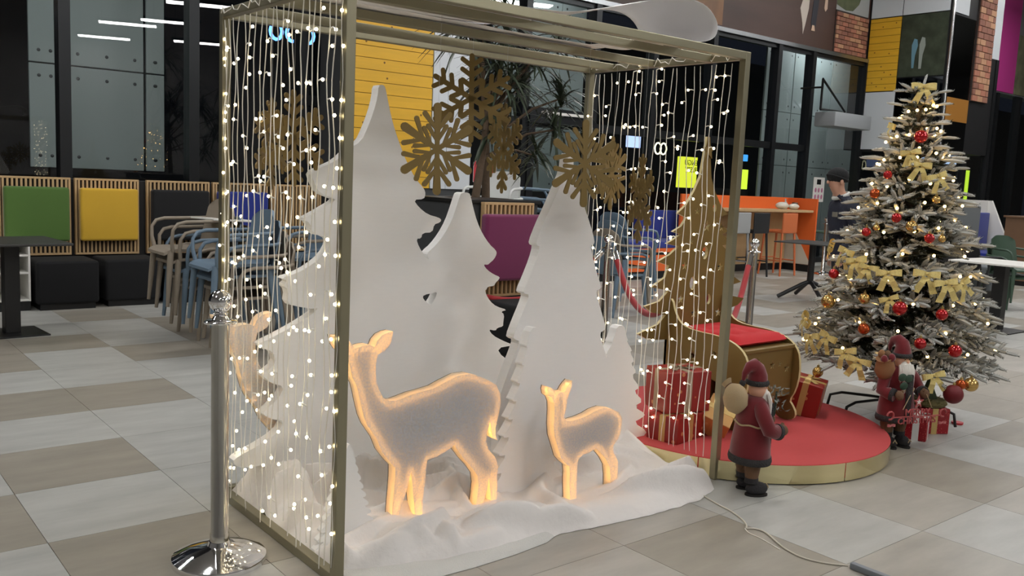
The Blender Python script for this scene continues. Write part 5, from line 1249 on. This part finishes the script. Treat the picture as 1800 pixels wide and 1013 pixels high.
BOWS = [(5.42, 2.749, 2.073, 1.0, 0, 'gold bow crowning the Christmas tree top'),(5.366, 2.895, 1.833, 0.9, -8, 'gold bow near the tree top facing the yellow planks'),(5.262, 2.709, 1.669, 0.8, 10, 'upper one of two gold bows under the red top bauble'),(5.264, 2.644, 1.596, 0.9, -5, 'lower one of two gold bows under the red top bauble'),(5.312, 2.565, 1.533, 0.9, 18, 'gold bow high on the tree facing the white table'),(5.243, 3.159, 1.07, 0.9, -25, 'gold bow at the branch tips beside the person'),(5.061, 2.946, 1.056, 1.0, -10, 'large gold bow beside the person, above a garland of bows'),(5.019, 2.853, 1.011, 1.0, 12, 'large gold bow next to the amber light cluster'),(5.003, 2.761, 0.98, 0.9, -8, 'first gold bow of the row across the tree middle'),(5.016, 2.642, 0.959, 1.0, 5, 'central gold bow of the row across the tree middle'),(5.119, 2.47, 0.968, 1.05, -4, 'gold bow right of the central one in the row'),(5.183, 2.391, 0.925, 1.05, 8, 'gold bow with long tails on the white table side'),(5.272, 2.34, 0.918, 0.9, 30, 'outermost gold bow facing the white table'),(4.998, 3.139, 0.608, 1.0, -30, 'upper gold bow at the sleigh side branch tips'),(4.899, 3.028, 0.525, 1.0, 10, 'lower gold bow at the sleigh side branch tips'),(4.867, 2.901, 0.549, 0.95, -15, 'gold bow between the sleigh and the amber lights'),(4.835, 2.764, 0.486, 0.95, 12, 'gold bow low on the tree left of the santa hat'),(4.83, 2.671, 0.449, 1.0, -8, 'gold bow low on the tree touching the santa hat'),(5.003, 2.317, 0.414, 0.9, 15, 'gold bow low on the tree above the gnome hat'),(4.976, 2.606, 0.814, 0.75, 20, 'small gold bow beside the matt gold bauble')]
for (x, y, z, sc_, roll, lab) in BOWS:
    t = thing('ribbon_bow', lab, 'bow', (x, y, z), 0, 'gold glitter bows on the Christmas tree')
    a = math.atan2(y - TY, x - TX)
    t.rotation_euler = (Matrix.Rotation(a + math.pi / 2, 3, 'Z') @ Matrix.Rotation(R(78), 3, 'X') @ Matrix.Rotation(R(roll), 3, 'Z')).to_euler()
    t.scale = (sc_ * .84, sc_ * .84, sc_ * .84)
    place('loops', LP_, t)
    for q in TAILS: place('tail', q, t)
# ================================================================== the walking person
M_NAVY = mat('navy_jacket', rgb(30, 34, 50), .8, bump=.2, bump_scale=60); M_TROU = mat('dark_trousers', rgb(36, 36, 40), .9); M_KNIT = mat('black_knit', rgb(22, 23, 25), .95, bump=.6, bump_scale=140)
M_SKIN = mat('skin', rgb(196, 148, 124), .55); M_SCARF = mat('pale_scarf', rgb(200, 200, 196), .9)
def skin_body(name, J, E, root):
    me = bpy.data.meshes.new(name); ks = list(J)
    me.from_pydata([J[k][0] for k in ks], [(ks.index(a), ks.index(b)) for a, b in E], [])
    o = bpy.data.objects.new(name, me); COL.objects.link(o)
    mod = o.modifiers.new('skin', 'SKIN'); mod.branch_smoothing = .6
    for i, k in enumerate(ks):
        r_ = J[k][1]; me.skin_vertices[0].data[i].radius = r_ if isinstance(r_, tuple) else (r_, r_); me.skin_vertices[0].data[i].use_root = (k == root)
    sub = o.modifiers.new('sub', 'SUBSURF'); sub.levels = 2; sub.render_levels = 2
    dg = bpy.context.evaluated_depsgraph_get(); out = bpy.data.meshes.new_from_object(o.evaluated_get(dg)); bpy.data.objects.remove(o); out.polygons.foreach_set('use_smooth', [True] * len(out.polygons))
    return out
J = {'pelvis': ((0, .02, .95), (.15, .12)), 'belly': ((0, .0, 1.08), (.155, .125)), 'chest': ((0, -.03, 1.28), (.17, .135)), 'neckb': ((0, -.05, 1.43), (.085, .08)), 'neck': ((0, -.085, 1.50), .058), 'jaw': ((0, -.125, 1.56), (.068, .078)), 'skull': ((0, -.13, 1.645), (.078, .095)), 'crown': ((0, -.125, 1.70), (.055, .07)),
     'shl': ((.17, -.03, 1.40), .075), 'ell': ((.235, .02, 1.14), .052), 'wrl': ((.235, -.10, .93), .036), 'hal': ((.228, -.13, .86), (.022, .042)),
     'shr': ((-.17, -.03, 1.40), .075), 'elr': ((-.235, .06, 1.14), .052), 'wrr': ((-.235, .02, .91), .036), 'har': ((-.228, .0, .83), (.022, .042)),
     'hipl': ((.09, .02, .90), .095), 'knl': ((.10, -.12, .50), .062), 'anl': ((.10, -.06, .09), .042), 'tol': ((.10, -.19, .045), (.04, .03)),
     'hipr': ((-.09, .02, .90), .095), 'knr': ((-.10, .06, .50), .062), 'anr': ((-.10, .26, .10), .042), 'tor': ((-.10, .14, .045), (.04, .03))}
E_ = [('pelvis', 'belly'), ('belly', 'chest'), ('chest', 'neckb'), ('neckb', 'neck'), ('neck', 'jaw'), ('jaw', 'skull'), ('skull', 'crown')]
for s in 'lr': E_ += [('chest', 'sh' + s), ('sh' + s, 'el' + s), ('el' + s, 'wr' + s), ('wr' + s, 'ha' + s), ('pelvis', 'hip' + s), ('hip' + s, 'kn' + s), ('kn' + s, 'an' + s), ('an' + s, 'to' + s)]
PP = (7.96, 4.68)
pr_ = thing('person', 'person in a dark jacket and black knit cap walking with head bowed', 'person', (PP[0], PP[1], 0), R(-122))
pr_.scale = (.94, .94, .935)
body = skin_body('body', J, E_, 'pelvis')
for m_ in (M_SKIN,): body.materials.append(m_)
place('body', body, pr_)
def clothes(name, test, off, m_):
    bm = bmesh.new(); bm.from_mesh(body); bm.normal_update()
    bmesh.ops.delete(bm, geom=[f for f in bm.faces if not test(f.calc_center_median())], context='FACES')
    nv = [(v, v.co + v.normal * off) for v in bm.verts]
    for v, c in nv: v.co = c
    me = bpy.data.meshes.new(name); bm.to_mesh(me); bm.free(); me.materials.clear(); me.materials.append(m_); me.polygons.foreach_set('use_smooth', [True] * len(me.polygons))
    o = place(name, me, pr_); s = o.modifiers.new('thickness', 'SOLIDIFY'); s.thickness = .012; s.offset = -1
    return o
arm = lambda c: abs(c.x) > .19
clothes('jacket', lambda c: (c.z > .86 and c.z < 1.47 and not arm(c)) or (arm(c) and c.z > .93), .022, M_NAVY)
clothes('trousers', lambda c: c.z < .93 and c.z > .10 and not arm(c), .012, M_TROU)
clothes('shoe', lambda c: c.z <= .115 and not arm(c), .012, M_BLACK)
clothes('knit_cap', lambda c: c.z > 1.645 + (c.y + .13) * -.25, .016, M_KNIT)
part('cap_cuff', MB().tube([(.086 * math.cos(R(15*k)), -.124 + .102 * math.sin(R(15*k)), 1.655 - .03 * math.sin(R(15*k))) for k in range(24)], .013, 8, True), M_KNIT, pr_, 70)
part('cap_crown', MB().ball((0, -.122, 1.675), .096, 18, 12, 1, 1.17, .92), M_KNIT, pr_, 70)
part('scarf', MB().tube([(.072 * math.cos(R(18*k)), -.07 + .072 * math.sin(R(18*k)), 1.475 + .03 * math.sin(R(18*k))) for k in range(20)], .020, 8, True), M_SCARF, pr_, 70)
part('nose', MB().ball((0, -.222, 1.607), .015, 10, 8, .8, 1, 1.2), M_SKIN, pr_, 70)
for sx in (-1, 1):
    part('eye', MB().ball((sx * .030, -.212, 1.640), .0085, 8, 6), M_BLACK, pr_, 70); part('ear', MB().ball((sx * .082, -.115, 1.612), .024, 10, 8, .45, .8, 1.2), M_SKIN, pr_, 70)
    part('badge', MB().rbox(sx * .12 - .05, sx * .12 + .05, -.185, -.175, 1.26, 1.31, .004), mat('grey_badge', rgb(120, 116, 104), .7), pr_) if sx > 0 else None
    wv = J['ha' + ('l' if sx > 0 else 'r')][0]
    for q, (dy, L) in enumerate(((-.03, .062), (-.011, .072), (.009, .068), (.027, .055))):
        part('finger', MB().tube([(wv[0], wv[1] + dy, wv[2] - .01), (wv[0] - sx * .004, wv[1] + dy - .004, wv[2] - .045), (wv[0] - sx * .018, wv[1] + dy - .008, wv[2] - .03 - L)], [.0095, .009, .007], 8), M_SKIN, pr_, 70)
    part('thumb', MB().tube([(wv[0] - sx * .005, wv[1] - .036, wv[2] + .02), (wv[0] - sx * .018, wv[1] - .060, wv[2] - .012), (wv[0] - sx * .022, wv[1] - .062, wv[2] - .042)], [.011, .010, .008], 8), M_SKIN, pr_, 70)
part('mouth', MB().rbox(-.022, .022, -.207, -.200, 1.566, 1.573, .002), mat('lips', rgb(150, 96, 86), .6), pr_)
